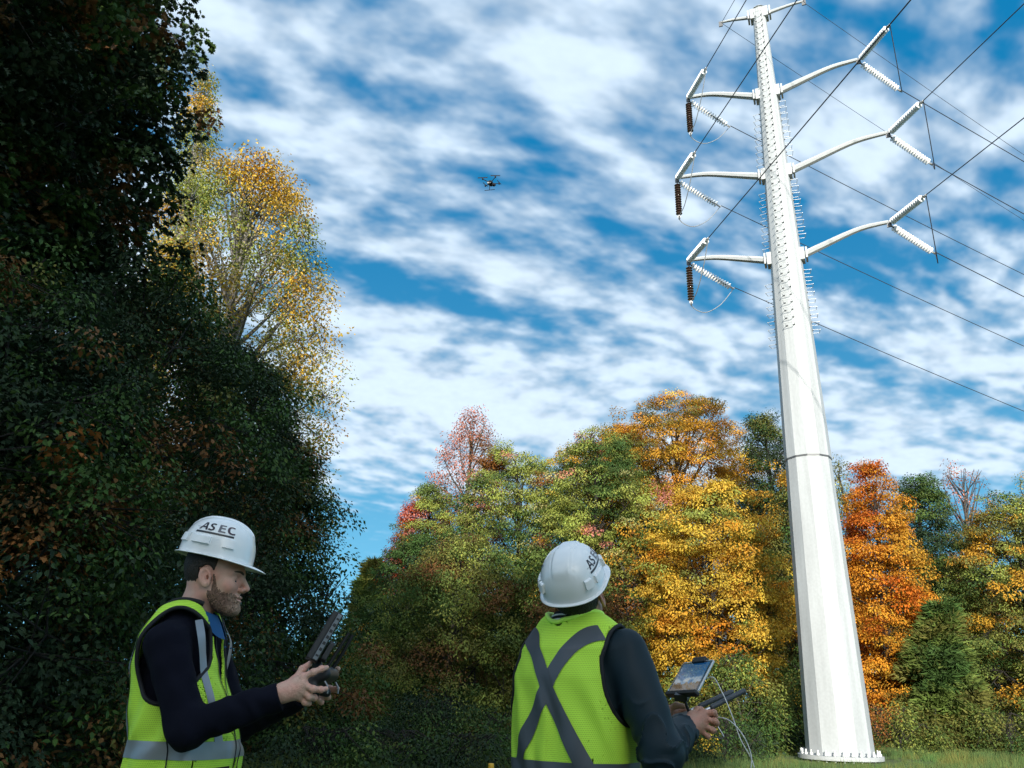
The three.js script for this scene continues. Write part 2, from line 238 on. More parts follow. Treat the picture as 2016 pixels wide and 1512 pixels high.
standing('green_maple', 'yellow-green maple with orange tips above the looking-up man', 1165, 4, 860, 38, { cb: 1.5, profile: 'round', dens: 1.2, leaf: 'maple', tiers: 1.1, pal: mix('green', 1, 'mid', 2.6, 'lime', 5, 'pale', 1, 'gold', 1, 'pink', 0.6), patch: 0.55, gaps: 0.16, group: MID });
standing('brown_tree', 'shaded olive-brown tree low in the middle of the picture', 900, 3.8, 1060, 33, { cb: 0.2, profile: 'skirt', dens: 1.3, leaf: 'small', pal: mix('green', 3, 'mid', 4, 'lime', 2, 'olive', 3, 'brown', 0.4), patch: 0.6, gaps: 0.1, group: MID });
standing('brown_tree', 'olive-green tree close behind the looking-up man', 1100, 3.2, 1090, 32, { cb: 0.2, profile: 'skirt', dens: 1.3, leaf: 'small', pal: mix('green', 2.4, 'mid', 3, 'lime', 2, 'olive', 3, 'brown', 0.5), patch: 0.6, gaps: 0.1, group: MID });
standing('golden_oak', 'tall golden-orange oak, highest of the trees across the clearing', 1320, 5.4, 792, 43, { cb: 6, profile: 'dome', dens: 1.15, leaf: 'maple', tiers: 1.8, pal: mix('olive', 1.2, 'gold', 4, 'orange', 2, 'yellow', 1), patch: 0.5, gaps: 0.2, limbs: 40, group: MID });
standing('golden_oak', 'golden-brown oak between the green maples and the tallest oak', 1215, 3.2, 845, 44, { cb: 5, profile: 'round', dens: 1.1, leaf: 'maple', pal: mix('olive', 2, 'gold', 2, 'rust', 1, 'lime', 1), patch: 0.5, gaps: 0.18, group: MID });
standing('yellow_maple', 'bright layered yellow maple right of the looking-up man', 1395, 3, 940, 33, { cb: 2.4, profile: 'column', dens: 1.25, leaf: 'maple', tiers: 1.3, pal: mix('lime', 1.8, 'yellow', 5, 'gold', 2.6, 'orange', 0.6), patch: 0.5, gaps: 0.22, limbs: 34, group: MID });
standing('bare_trunk_tree', 'thin half-bare tree with pale trunk right of the looking-up man', 1262, 1.4, 1050, 36, { cb: 4, profile: 'round', dens: 0.7, leaf: 'loose', pal: mix('rust', 3, 'gold', 2, 'orange', 2), bark: 'grey', gaps: 0.2, limbs: 50, rise: 0.5, trunk: 0.16, twig: 0.9, group: MID });
standing('bare_trunk_tree', 'slender pale trunk in the shade beside the yellow maple', 1240, 1, 1090, 35, { cb: 5, profile: 'round', dens: 0.8, leaf: 'loose', pal: mix('olive', 3, 'rust', 1), bark: 'grey', gaps: 0.2, limbs: 40, rise: 0.4, trunk: 0.14, twig: 0.9, group: MID });
standing('dark_tree', 'tall dark green tree left of the steel pole', 1512, 2.4, 812, 41, { cb: 1, profile: 'column', dens: 1.2, leaf: 'small', pal: mix('dgreen', 4, 'green', 3, 'olive', 2), gaps: 0.16, group: MID });
standing('olive_tree', 'olive-gold tree close behind the left side of the steel pole', 1550, 1.9, 930, 36, { cb: 0.8, profile: 'column', dens: 1.15, leaf: 'small', pal: mix('green', 2, 'olive', 3, 'gold', 2.5, 'lime', 1), patch: 0.55, gaps: 0.16, group: MID });
standing('green_shrub', 'round green shrub behind the tablet and antennas', 1450, 1.6, 1285, 29, { cb: 0.05, profile: 'skirt', dens: 2, leaf: 'shrub', pal: mix('green', 4, 'mid', 3, 'lime', 1, 'olive', 1), gaps: 0.06, category: 'shrub', twig: 0.5, bark: 'grey', group: MID });
standing('green_shrub', 'low yellowish shrub under the yellow maple', 1330, 1.3, 1390, 28, { cb: 0.05, profile: 'dome', dens: 1.8, leaf: 'shrub', pal: mix('mid', 3, 'lime', 2, 'yellow', 2), gaps: 0.08, category: 'shrub', group: MID });
for (const [px, w, py, d, l] of [[880, 4, 1130, 52, 'olive tree deep in the wood, behind the shaded brown tree'], [1080, 4, 1080, 53, 'dull gold tree deep in the wood, behind the green maples'], [1290, 4, 1040, 54, 'dull tree deep in the wood, behind the half-bare trunks'], [1480, 4, 1060, 52, 'olive tree deep in the wood, left of the pole'], [1660, 4, 1120, 52, 'dull gold tree deep in the wood, behind the pole'], [1850, 4, 1090, 52, 'olive tree deep in the wood, behind the cedar'], [2040, 4, 1080, 53, 'dull tree deep in the wood at the right edge']])
  standing('wood_tree', l, px, w, py, d, { cb: 0.3, profile: 'skirt', dens: 0.75, scale: 1.3, leaf: 'far', pal: mix('green', 2, 'olive', 3, 'gold', 1, 'brown', 1.5), gaps: 0.08, group: 'trees deep in the wood' });
// behind the pole
standing('orange_maple', 'blazing orange maple right of the steel pole', 1700, 1.85, 915, 35, { cb: 1.2, profile: 'column', dens: 1.5, leaf: 'maple', tiers: 1.2, pal: mix('gold', 2.4, 'orange', 6, 'deep', 1.2), patch: 0.55, gaps: 0.14, limbs: 34, group: RIGHT });
standing('pale_tree', 'pale olive treetop showing right of the pole joint', 1652, 0.9, 895, 45, { cb: 6, profile: 'round', dens: 1, leaf: 'loose', pal: mix('olive', 2, 'pale', 2, 'gold', 1), gaps: 0.1, group: RIGHT });
standing('green_tree', 'deep green tree behind the orange maple', 1800, 2.5, 940, 41, { cb: 2, profile: 'round', dens: 1.3, leaf: 'maple', pal: mix('green', 4, 'mid', 2, 'dgreen', 2), gaps: 0.14, group: RIGHT });
standing('bare_tree', 'nearly leafless pinkish tree above the right-hand woods', 1885, 2.1, 918, 48, { cb: 4, profile: 'vase', dens: 0.22, leaf: 'loose', pal: mix('pink', 3, 'rust', 2), bark: 'grey', limbs: 70, rise: 2, gaps: 0.1, twig: 1, group: RIGHT });
standing('cedar_tree', 'drooping grey-green cedar right of the orange maple', 1835, 1.8, 1200, 33, { cb: 0.1, profile: 'cone', dens: 1.4, leaf: 'needle', pal: mix('green', 2, 'mid', 3, 'olive', 4), gaps: 0.12, limbs: 40, rise: 0.1, bark: 'grey', group: RIGHT });
standing('beech_tree', 'broad yellow-brown and green tree at the right edge', 1975, 3.8, 985, 35, { cb: 0.3, profile: 'skirt', dens: 1.5, leaf: 'maple', tiers: 0.9, pal: mix('green', 2, 'mid', 3, 'lime', 3, 'olive', 3, 'gold', 2.4), patch: 0.5, gaps: 0.16, group: RIGHT });
standing('yellow_tree', 'pale yellow treetop at the far right edge', 2010, 1.4, 935, 46, { cb: 5, profile: 'round', dens: 0.9, leaf: 'loose', pal: mix('pale', 3, 'lime', 2, 'gold', 1), gaps: 0.15, twig: 0.6, group: RIGHT });
standing('beech_tree', 'olive tree standing mostly beyond the right edge', 2180, 3, 980, 37, { cb: 0.3, profile: 'skirt', dens: 1.2, leaf: 'maple', pal: mix('green', 3, 'olive', 3, 'lime', 2, 'gold', 1.5), group: RIGHT });
standing('understory_shrub', 'green and rust shrub at the foot of the orange maple', 1760, 1.6, 1390, 31, { cb: 0.05, profile: 'dome', dens: 1.8, leaf: 'shrub', pal: mix('mid', 3, 'lime', 2, 'olive', 2, 'rust', 1.6), category: 'shrub', group: RIGHT });
standing('understory_shrub', 'olive and yellow bush just left of the pole foot', 1565, 1.2, 1330, 31, { cb: 0.05, profile: 'dome', dens: 1.8, leaf: 'shrub', pal: mix('green', 3, 'mid', 2, 'yellow', 2, 'rust', 1), category: 'shrub', group: RIGHT });
standing('understory_shrub', 'low green bush with orange tips at the right edge', 1975, 1.7, 1400, 31, { cb: 0.05, profile: 'dome', dens: 1.7, leaf: 'shrub', pal: mix('green', 3, 'mid', 2, 'olive', 2, 'orange', 0.7), category: 'shrub', group: RIGHT });
for (const [px, w, py, d, l] of [[700, 1.6, 1400, 30, 'dark shrub at the foot of the golden tree'], [860, 1.9, 1375, 27, 'dark shrub left of the looking-up man'], [990, 1.6, 1400, 26, 'dark shrub hidden behind the back of the looking-up man'], [1180, 1.5, 1330, 29, 'brownish shrub behind the shoulder of the looking-up man'], [590, 1.7, 1400, 22, 'dark shrub below the hands of the profile man'],
  [640, 1.3, 1428, 17, 'low dark bush right of the profile man at the lower edge'], [780, 1.4, 1436, 18, 'low dark bush in the middle of the lower edge'], [905, 1.3, 1440, 17.5, 'low dark bush left of the yellow marker post'], [1010, 1.2, 1446, 19, 'low dark bush right of the yellow marker post'], [1420, 1.5, 1412, 24, 'low leafy bush under the hanging cable'], [1500, 1.3, 1400, 30, 'low leafy bush left of the pole footing']])
  standing('dark_shrub', l, px, w, py, d, { cb: 0.02, profile: 'dome', dens: 1.7, leaf: 'shrub', pal: mix('dgreen', 3, 'green', 3, 'mid', 1, 'olive', 1, 'brown', 0.5), category: 'shrub', group: 'dark shrubs across the clearing' });
// tall stand behind the camera, whose shade lies over the men and the left side of the clearing
for (const [x, z, h, w, l] of [[-18, 29, 25, 3.6, 'tall tree behind the camera, farthest left of the stand'], [-13, 31, 28, 3.8, 'tall tree behind the camera, second from the left'], [-8.5, 30, 28, 3.8, 'tall tree behind the camera, in the middle of the stand'], [-4, 31, 28, 3.8, 'tall tree behind the camera, right of the middle'], [-0.3, 30, 27, 2.8, 'tall tree behind the camera, farthest right of the stand']])
  tree('tall_tree', l, { x, z, h, w, cb: 1, profile: 'skirt', dens: 1.2, scale: 1.6, leaf: 'far', pal: mix('green', 3, 'olive', 2, 'gold', 1), gaps: 0.02, group: BACK });

// ---------------------------------------------------------------- steel pole of the power line
const TB = V(9.991, -0.42, -26.27);
const steelTex = texture(256, 512, (u, v) => { const a = N3(Math.cos(u * 6.283) * 3, Math.sin(u * 6.283) * 3, v * 3.5), b = N3(Math.cos(u * 6.283) * 14, Math.sin(u * 6.283) * 14, v * 5), c = N3(u * 60, v * 90, 3), k = 0.94 + 0.035 * a + 0.016 * b + 0.022 * c; return [k, k, k * 0.985]; });
const steel = mat([0.45, 0.475, 0.505], 0.5, { map: steelTex, metalness: 0.0, specularIntensity: 0.5 }), galv = mat([0.62, 0.64, 0.64], 0.45, { metalness: 0.3 }), darkFit = mat([0.12, 0.125, 0.13], 0.5, { metalness: 0.4 });
const FACET = Math.PI / 2;
const poleR = (h) => 0.97 - 0.0258 * h;
const camAz = Math.atan2(-TB.z, -TB.x);                             // from the pole towards the viewer, in the x-z plane
const pole = thing('power_line_pole', 'tall white tapered steel monopole carrying six arms with insulators', 'utility pole', TB);
{
  const sec = (y0, y1, grow, name) => { const g = flat(new THREE.CylinderGeometry(poleR(y1) + grow, poleR(y0) + grow, y1 - y0, 12, 8)); g.translate(0, (y0 + y1) / 2, 0); g.rotateY(-camAz + FACET); return mesh(name, g, steel, pole); };
  sec(0.32, 9.8, 0, 'lower_section'); sec(9.385, 29.0, 0.026, 'upper_section');
  mesh('joint_ring', moved(flat(new THREE.CylinderGeometry(poleR(9.35) + 0.016, poleR(9.35) + 0.016, 0.07, 12).rotateY(-camAz + FACET)), 0, 9.37, 0), darkFit, pole);
  const plate = mesh('base_plate', moved(new THREE.CylinderGeometry(1.2, 1.2, 0.11, 40), 0, 0.3, 0), steel, pole);
  const bolt = mergeGeometries([moved(new THREE.CylinderGeometry(0.028, 0.028, 0.62, 8), 0, -0.1, 0), moved(new THREE.CylinderGeometry(0.055, 0.055, 0.06, 6), 0, 0.1, 0)]);
  for (let i = 0; i < 28; i++) { const a = (i / 28) * 6.283 + 0.05, b = mesh('anchor_bolt', bolt, galv, plate); b.position.set(Math.cos(a) * 1.09, 0.295, Math.sin(a) * 1.09); }
  mesh('concrete_footing', moved(new THREE.CylinderGeometry(1.5, 1.55, 0.4, 40), 0, -0.06, 0), mat([0.42, 0.4, 0.37], 0.9, { map: steelTex }), pole);
  mesh('cap', moved(flat(new THREE.CylinderGeometry(0.2, 0.3, 0.12, 12)), 0, 29.05, 0), steel, pole);
}
const BETA = 22 * R, armDir = V(Math.cos(BETA), 0, Math.sin(BETA));
const armTip = (s, y) => TB.clone().addScaledVector(armDir, s).setY(y);
function arm(s, ya, yt, r0, r1, name = 'arm') { // s: signed reach; ya, yt: heights at the pole and at the tip
  const sg = Math.sign(s), loc = (d, y) => armDir.clone().multiplyScalar(d * sg).setY(y - TB.y), R0 = poleR(ya) + 0.03, L = Math.abs(s), bend = 0.66, pts = [];
  for (const [k, f] of [[0, 0], [0.2, 0.27], [0.4, 0.545], [0.56, 0.755], [0.66, 0.865], [0.76, 0.935], [0.88, 0.975], [1, 1]]) pts.push(loc(lerp(R0, L, k), lerp(ya, yt, f)));
  const a = mesh(name, flat(tube(pts, r0, r1, 8, 22)), steel, pole), b = loc(R0 - 0.02, ya);
  const br = mesh('arm_bracket', new THREE.BoxGeometry(0.22, 0.5, 0.42), steel, pole); br.position.copy(b); br.rotation.y = -BETA;
  const fl = mesh('arm_flange', new THREE.BoxGeometry(0.07, 0.44, 0.4), steel, pole); fl.position.copy(loc(R0 + 0.16, ya + 0.02)); fl.rotation.y = -BETA;
  const lug = mesh('tip_lug', new THREE.BoxGeometry(0.16, 0.26, 0.05), darkFit, pole); lug.position.copy(loc(L + 0.03, yt - 0.08)); lug.rotation.y = -BETA;
}
{ // step loops up the pole
  const rung = mergeGeometries([[V(-0.15, 0, 0), V(-0.15, 0, 0.24)], [V(0.15, 0, 0), V(0.15, 0, 0.24)], [V(-0.158, 0, 0.24), V(0.158, 0, 0.24)]].map(([a, b]) => rod(a, b, 0.0095, 6)));
  const foot = new THREE.BoxGeometry(0.075, 0.022, 0.03);
  const step = (h, az) => { const r = poleR(h) * 0.985 + 0.03, o = mesh('step_loop', rung, galv, pole); o.position.set(Math.cos(az) * r, h, Math.sin(az) * r); o.rotation.y = Math.PI / 2 - az; for (const u of [-0.12, 0.12]) mesh('step_clip', foot, darkFit, o).position.set(u, 0, 0.005); };
  for (let h = 14.1; h < 28.7; h += 0.3) step(h, camAz + 8 * R);
  for (const [lo, hi] of [[13.7, 16.4], [17.6, 20.2], [21.3, 24.0]]) for (let h = lo; h < hi; h += 0.3) { step(h, camAz + 104 * R); step(h + 0.35, camAz - 96 * R); }
}
// insulators, conductors, jumpers
const nearDir = V(0.1511, -0.0725, 0.9859), farDir = V(0.8996, -0.1562, -0.4079), farString = V(0.8996, -0.27, -0.4079).normalize();
const shed = new THREE.LatheGeometry([[0.03, -0.035], [0.045, -0.03], [0.122, -0.014], [0.13, -0.004], [0.118, 0.006], [0.05, 0.02], [0.035, 0.045], [0.028, 0.05]].map(([x, y]) => new THREE.Vector2(x, y)), 20);
const porcelain = mat([0.74, 0.76, 0.77], 0.25, { clearcoat: 0.6, clearcoatRoughness: 0.15 }), darkGlass = mat([0.085, 0.048, 0.035], 0.2, { clearcoat: 0.6, clearcoatRoughness: 0.1 }), cable = mat([0.05, 0.05, 0.055], 0.6, { metalness: 0.4 }), alu = mat([0.5, 0.5, 0.5], 0.45, { metalness: 0.7 });
function insulator(label, p, dir, length, m, n) {
  const t = thing('insulator_string', label, 'insulator', p, 'insulator strings on the pole'), q = new THREE.Quaternion().setFromUnitVectors(V(0, 1, 0), dir);
  t.quaternion.copy(q);
  mesh('core_rod', rod(V(0, 0, 0), V(0, length, 0), 0.028), darkFit, t);
  for (let i = 0; i < n; i++) { const d = mesh('disc', shed, m, t); d.position.y = lerp(0.2, length - 0.22, i / (n - 1)); }
  mesh('end_clamp', mergeGeometries([rod(V(0, length - 0.14, 0), V(0, length + 0.02, 0), 0.04), moved(new THREE.TorusGeometry(0.06, 0.014, 6, 14), 0, length - 0.1, 0)]), alu, t);
}
function wire(name, label, pts, r, m, group, steps) { const g = mesh(numbered(name), tube(pts, r, r, 6, steps), m, scene); g.userData = { label, category: name === 'jumper_wire' ? 'jumper' : 'wire', group }; }
function span(p, dir, len, sag) { const h = V(dir.x, 0, dir.z), k = h.length(), s0 = dir.y / k, out = []; h.normalize(); for (let i = 0; i <= 12; i++) { const d = (i / 12) * len; out.push(p.clone().addScaledVector(h, d).add(V(0, s0 * d + sag * d * d, 0))); } return out; }
for (const [s, ya, yt, where] of [[-3.12, 24.17, 24.92, 'upper left'], [3.42, 24.17, 24.86, 'upper right'], [-3.77, 20.36, 21.08, 'middle left'], [4.01, 20.36, 21.23, 'middle right'], [-3.51, 16.67, 17.24, 'lower left'], [3.56, 16.67, 17.47, 'lower right']]) {
  arm(s, ya, yt, 0.15, 0.075);
  const tip = armTip(s + Math.sign(s) * 0.05, yt - 0.06), n = nearDir.clone().multiplyScalar(2.02).add(tip), f = farString.clone().multiplyScalar(2.25).add(tip), left = s < 0;
  insulator('pale insulator string pulling towards the viewer from the ' + where + ' arm', tip, nearDir, 2, porcelain, 15);
  insulator('pale insulator string pulling away to the right from the ' + where + ' arm', tip.clone().add(V(0, -0.08, 0)), farString, 2.2, porcelain, 16);
  wire('conductor_wire', 'dark conductor passing overhead towards the viewer from the ' + where + ' arm', span(n, nearDir, 70, 0.00036), 0.017, cable, 'conductors of the power line', 30);
  wire('conductor_wire', 'dark conductor running away to the right from the ' + where + ' arm', span(f, farDir, 95, 0.0008), 0.016, cable, 'conductors of the power line', 30);
  if (left) {
    const hang = tip.clone().add(V(0.02, -0.1, 0)), low = hang.clone().add(V(0, -1.78, 0));
    insulator('dark insulator string hanging straight down from the ' + where + ' arm', hang, V(0, -1, 0), 1.75, darkGlass, 13);
    wire('jumper_wire', 'pale looped jumper under the ' + where + ' arm', [n, n.clone().lerp(low, 0.33).add(V(0, -0.32, 0)), n.clone().lerp(low, 0.7).add(V(0, -0.28, 0)), low, low.clone().lerp(f, 0.25).add(V(0, -0.5, 0)), low.clone().lerp(f, 0.6).add(V(0, -0.52, 0)), low.clone().lerp(f, 0.88).add(V(0, -0.2, 0)), f], 0.017, alu, 'jumpers under the arms', 40);
  } else {
    const low = n.clone().lerp(f, 0.5).add(V(0, -1.5, 0));
    wire('jumper_wire', 'dark jumper hanging steeply beside the ' + where + ' arm', [n, n.clone().lerp(low, 0.5).add(V(0, -0.25, 0)), n.clone().lerp(low, 0.85).add(V(0, -0.16, 0)), low, low.clone().lerp(f, 0.5).add(V(0, -0.1, 0)), f], 0.017, cable, 'jumpers under the arms', 40);
  }
}
for (const s of [-1.55, 1.75]) { // shield wires
  arm(s, 28.3, 28.45, 0.085, 0.05, 'top_arm');
  const tip = armTip(s, 28.42), w = s < 0 ? 'left' : 'right';
  wire('shield_wire', 'thin shield wire leaving the ' + w + ' top arm towards the viewer', span(tip, nearDir, 70, 0.00036), 0.011, cable, 'shield wires', 24);
  wire('shield_wire', 'thin shield wire leaving the ' + w + ' top arm to the far right', span(tip, farString, 95, 0.0012), 0.009, cable, 'shield wires', 24);
}

// ---------------------------------------------------------------- drone
{
  const c = at(966, 361, 36), t = thing('drone', 'black camera drone hovering in front of the clouds', 'drone', c), k = mat([0.018, 0.019, 0.022], 0.7, { specularIntensity: 0.25 }), g = mat([0.25, 0.26, 0.27], 0.5);
  t.rotation.set(0.03, -0.25, 0.05);
  mesh('body', mergeGeometries([moved(new THREE.CapsuleGeometry(0.085, 0.2, 6, 14), 0, 0, 0, Math.PI / 2, 0, 0), new THREE.BoxGeometry(0.2, 0.09, 0.26), moved(new THREE.BoxGeometry(0.13, 0.1, 0.14), 0, 0.05, -0.02)]), k, t);
  mesh('battery', moved(new THREE.BoxGeometry(0.15, 0.06, 0.12), -0.04, -0.045, 0.1), g, t);
  const blade = new THREE.BufferGeometry().copy(flat(moved(new THREE.CylinderGeometry(0.024, 0.024, 0.215, 8).scale(1, 1, 0.14), 0.107, 0, 0, 0, 0, Math.PI / 2)));
  for (const [x, z, yaw] of [[-0.29, 0.27, 0.25], [0.29, 0.27, 0.35], [-0.32, -0.27, 1.35], [0.32, -0.27, 1.4]]) {
    const a = mesh('arm', rod(V(x * 0.25, 0.03, z * 0.3), V(x, 0.1, z), 0.017), k, t);
    mesh('motor', moved(new THREE.CylinderGeometry(0.034, 0.03, 0.09, 14), x, 0.11, z), k, a);
    for (const b of [0, 1]) { const r = mesh('rotor_blade', blade, k, a); r.position.set(x, 0.17, z); r.rotation.set(0.12, yaw + b * Math.PI, 0); }
  }
  for (const [x, z0] of [[-0.03, 0.02]]) { mesh('landing_leg', rod(V(x, -0.05, z0), V(x - 0.02, -0.36, z0 + 0.02), 0.015), k, t); mesh('skid', rod(V(x - 0.24, -0.345, z0 + 0.02), V(x + 0.22, -0.375, z0 + 0.02), 0.014), k, t); }
  const gm = mesh('gimbal', moved(new THREE.TorusGeometry(0.07, 0.016, 8, 18), 0.16, -0.12, 0.04, 0, 0.5, 0), k, t);
  const cam = mesh('camera', moved(new THREE.SphereGeometry(0.075, 18, 14), 0.16, -0.14, 0.05), k, t);
  mesh('lens', moved(new THREE.CylinderGeometry(0.03, 0.034, 0.05, 16), 0.16, -0.16, 0.12, Math.PI / 2 - 0.3, 0, 0), mat([0.01, 0.01, 0.012], 0.08), cam);
}

// ---------------------------------------------------------------- marker post and grass
{
  const b = at(967, 1503, 12), y = groundY(b.x, b.z), t = thing('marker_post', 'short yellow marker post at the bottom of the picture', 'post', V(b.x, y, b.z)), m = mat([0.62, 0.36, 0.03], 0.6);
  mesh('post_body', new THREE.LatheGeometry([[0.045, -0.1], [0.045, b.y - y - 0.02], [0.038, b.y - y], [0, b.y - y + 0.004]].map(([x, v]) => new THREE.Vector2(x, v)), 16), m, t);
  mesh('reflective_band', moved(new THREE.CylinderGeometry(0.0475, 0.0475, 0.06, 16, 1, true), 0, b.y - y - 0.12, 0), mat([0.7, 0.7, 0.68], 0.4), t);
}
{
  const r = rng(41), pos = [], idx = [], col = [];
  for (let k = 0; k < 46; k++) { const a = r() * 6.283, d = r() * 0.28, x = Math.cos(a) * d, z = Math.sin(a) * d, h = 0.1 + 0.16 * r(), lx = (r() - 0.5) * 0.16, lz = (r() - 0.5) * 0.16, s = r() * 6.283, w = 0.006, i = pos.length / 3, v = 0.7 + 0.6 * r(); pos.push(x - Math.cos(s) * w, 0, z - Math.sin(s) * w, x + Math.cos(s) * w, 0, z + Math.sin(s) * w, x + lx, h, z + lz); idx.push(i, i + 1, i + 2); for (let j = 0; j < 3; j++) col.push(v, v, v); }
  const g = geo(pos, idx, null, null, col), n = 9000, im = new THREE.InstancedMesh(g, leafMat, n), m4 = new THREE.Matrix4(), q = new THREE.Quaternion();
  for (let i = 0; i < n; i++) {
    const x = lerp(-12, 26, r()), z = -lerp(10, 34, r()), dp = Math.hypot(x - TB.x, z - TB.z), s = (0.8 + 0.7 * r()) * (dp < 1.7 ? 0.02 : lerp(0.35, 1, clamp((dp - 1.7) / 3, 0, 1))), dry = N2(x * 0.3, z * 0.3) * 0.5 + 0.5;
    im.setMatrixAt(i, m4.compose(V(x, groundY(x, z) - 0.01, z), q.setFromAxisAngle(V(0, 1, 0), r() * 6.283), V(s, s * (0.7 + 0.6 * r()), s))); im.setColorAt(i, rgb(lerp(0.08, 0.24, dry * r()), lerp(0.14, 0.19, dry), 0.05));
  }
  im.name = 'grass'; im.userData = { label: 'rough green grass of the clearing', category: 'grass', kind: 'stuff' }; shade(im); scene.add(im);
}

// ---------------------------------------------------------------- the two men: bodies and clothes from distance fields
const L3 = (a, b, c = 0) => Math.sqrt(a * a + b * b + c * c), smin = (a, b, k) => { const h = Math.max(k - Math.abs(a - b), 0) / k; return Math.min(a, b) - h * h * k * 0.25; }, smax = (a, b, k) => -smin(-a, -b, k);
const cap = (x, y, z, a, b, r0, r1 = r0) => { const bx = b[0] - a[0], by = b[1] - a[1], bz = b[2] - a[2], px = x - a[0], py = y - a[1], pz = z - a[2], t = clamp((px * bx + py * by + pz * bz) / (bx * bx + by * by + bz * bz + 1e-9), 0, 1); return L3(px - bx * t, py - by * t, pz - bz * t) - (r0 + (r1 - r0) * t); };
const ell = (x, y, z, c, r) => { const px = (x - c[0]) / r[0], py = (y - c[1]) / r[1], pz = (z - c[2]) / r[2], k = L3(px, py, pz); return k < 1e-6 ? -Math.min(r[0], r[1], r[2]) : (k * (k - 1)) / L3(px / r[0], py / r[1], pz / r[2]); };
function net(sdf, lo, hi, cell, colour, uvs) {// surface nets
  const n = [0, 1, 2].map((i) => Math.ceil((hi[i] - lo[i]) / cell) + 1), [nx, ny, nz] = n, v = new Float32Array(nx * ny * nz), B = 6;
  const X = (i) => lo[0] + i * cell, Y = (j) => lo[1] + j * cell, Z = (k) => lo[2] + k * cell, at3 = (i, j, k) => (k * ny + j) * nx + i;
  for (let k = 0; k < nz; k += B) for (let j = 0; j < ny; j += B) for (let i = 0; i < nx; i += B) {
    const d = sdf(X(i + B / 2), Y(j + B / 2), Z(k + B / 2)), skip = Math.abs(d) > B * cell * 1.6;
    for (let c = k; c < Math.min(k + B, nz); c++) for (let b = j; b < Math.min(j + B, ny); b++) for (let a = i; a < Math.min(i + B, nx); a++) v[at3(a, b, c)] = skip ? d : sdf(X(a), Y(b), Z(c));
  }
  const id = new Int32Array(nx * ny * nz).fill(-1), pos = [], nor = [], idx = [], e = cell * 0.5;
  for (let k = 0; k < nz - 1; k++) for (let j = 0; j < ny - 1; j++) for (let i = 0; i < nx - 1; i++) {
    let m = 0; const g = []; for (let c = 0; c < 8; c++) { const w = v[at3(i + (c & 1), j + ((c >> 1) & 1), k + (c >> 2))]; g.push(w); if (w < 0) m |= 1 << c; }
    if (m === 0 || m === 255) continue;
    let x = 0, y = 0, z = 0, s = 0;
    for (let a = 0; a < 8; a++) for (const bit of [1, 2, 4]) { if (a & bit) continue; const b = a | bit; if (g[a] < 0 === g[b] < 0) continue; const t = g[a] / (g[a] - g[b]); x += (a & 1) + (bit === 1 ? t : 0); y += ((a >> 1) & 1) + (bit === 2 ? t : 0); z += (a >> 2) + (bit === 4 ? t : 0); s++; }
    let px = X(i + x / s), py = Y(j + y / s), pz = Z(k + z / s), gx, gy, gz, gl;
    for (let it = 0; it < 2; it++) {
      gx = sdf(px + e, py, pz) - sdf(px - e, py, pz); gy = sdf(px, py + e, pz) - sdf(px, py - e, pz); gz = sdf(px, py, pz + e) - sdf(px, py, pz - e); gl = L3(gx, gy, gz) || 1; gx /= gl; gy /= gl; gz /= gl;
      if (!it) { const d = clamp(sdf(px, py, pz), -cell * 0.6, cell * 0.6) * 0.8; px -= gx * d; py -= gy * d; pz -= gz * d; }
    }
    id[at3(i, j, k)] = pos.length / 3; pos.push(px, py, pz); nor.push(gx, gy, gz);
  }
  for (let k = 1; k < nz - 1; k++) for (let j = 1; j < ny - 1; j++) for (let i = 1; i < nx - 1; i++) {
    const o = v[at3(i, j, k)] < 0;
    for (const [di, dj, dk, A, Bq] of [[1, 0, 0, [0, 1, 0], [0, 0, 1]], [0, 1, 0, [0, 0, 1], [1, 0, 0]], [0, 0, 1, [1, 0, 0], [0, 1, 0]]]) {
      if (v[at3(i + di, j + dj, k + dk)] < 0 === o) continue;
      const q = [id[at3(i, j, k)], id[at3(i - A[0], j - A[1], k - A[2])], id[at3(i - A[0] - Bq[0], j - A[1] - Bq[1], k - A[2] - Bq[2])], id[at3(i - Bq[0], j - Bq[1], k - Bq[2])]];
      if (q.some((c) => c < 0)) continue;
      if (o) idx.push(q[0], q[1], q[2], q[0], q[2], q[3]); else idx.push(q[0], q[2], q[1], q[0], q[3], q[2]);
    }
  }
  const uv = [], col = [];
  for (let i = 0; i < pos.length; i += 3) { const p = [pos[i], pos[i + 1], pos[i + 2]]; uv.push(...(uvs ? uvs(...p) : [p[0] + p[2], p[1]])); if (colour) col.push(...colour(...p)); }
  return geo(pos, idx, nor, uv, colour ? col : null);
}
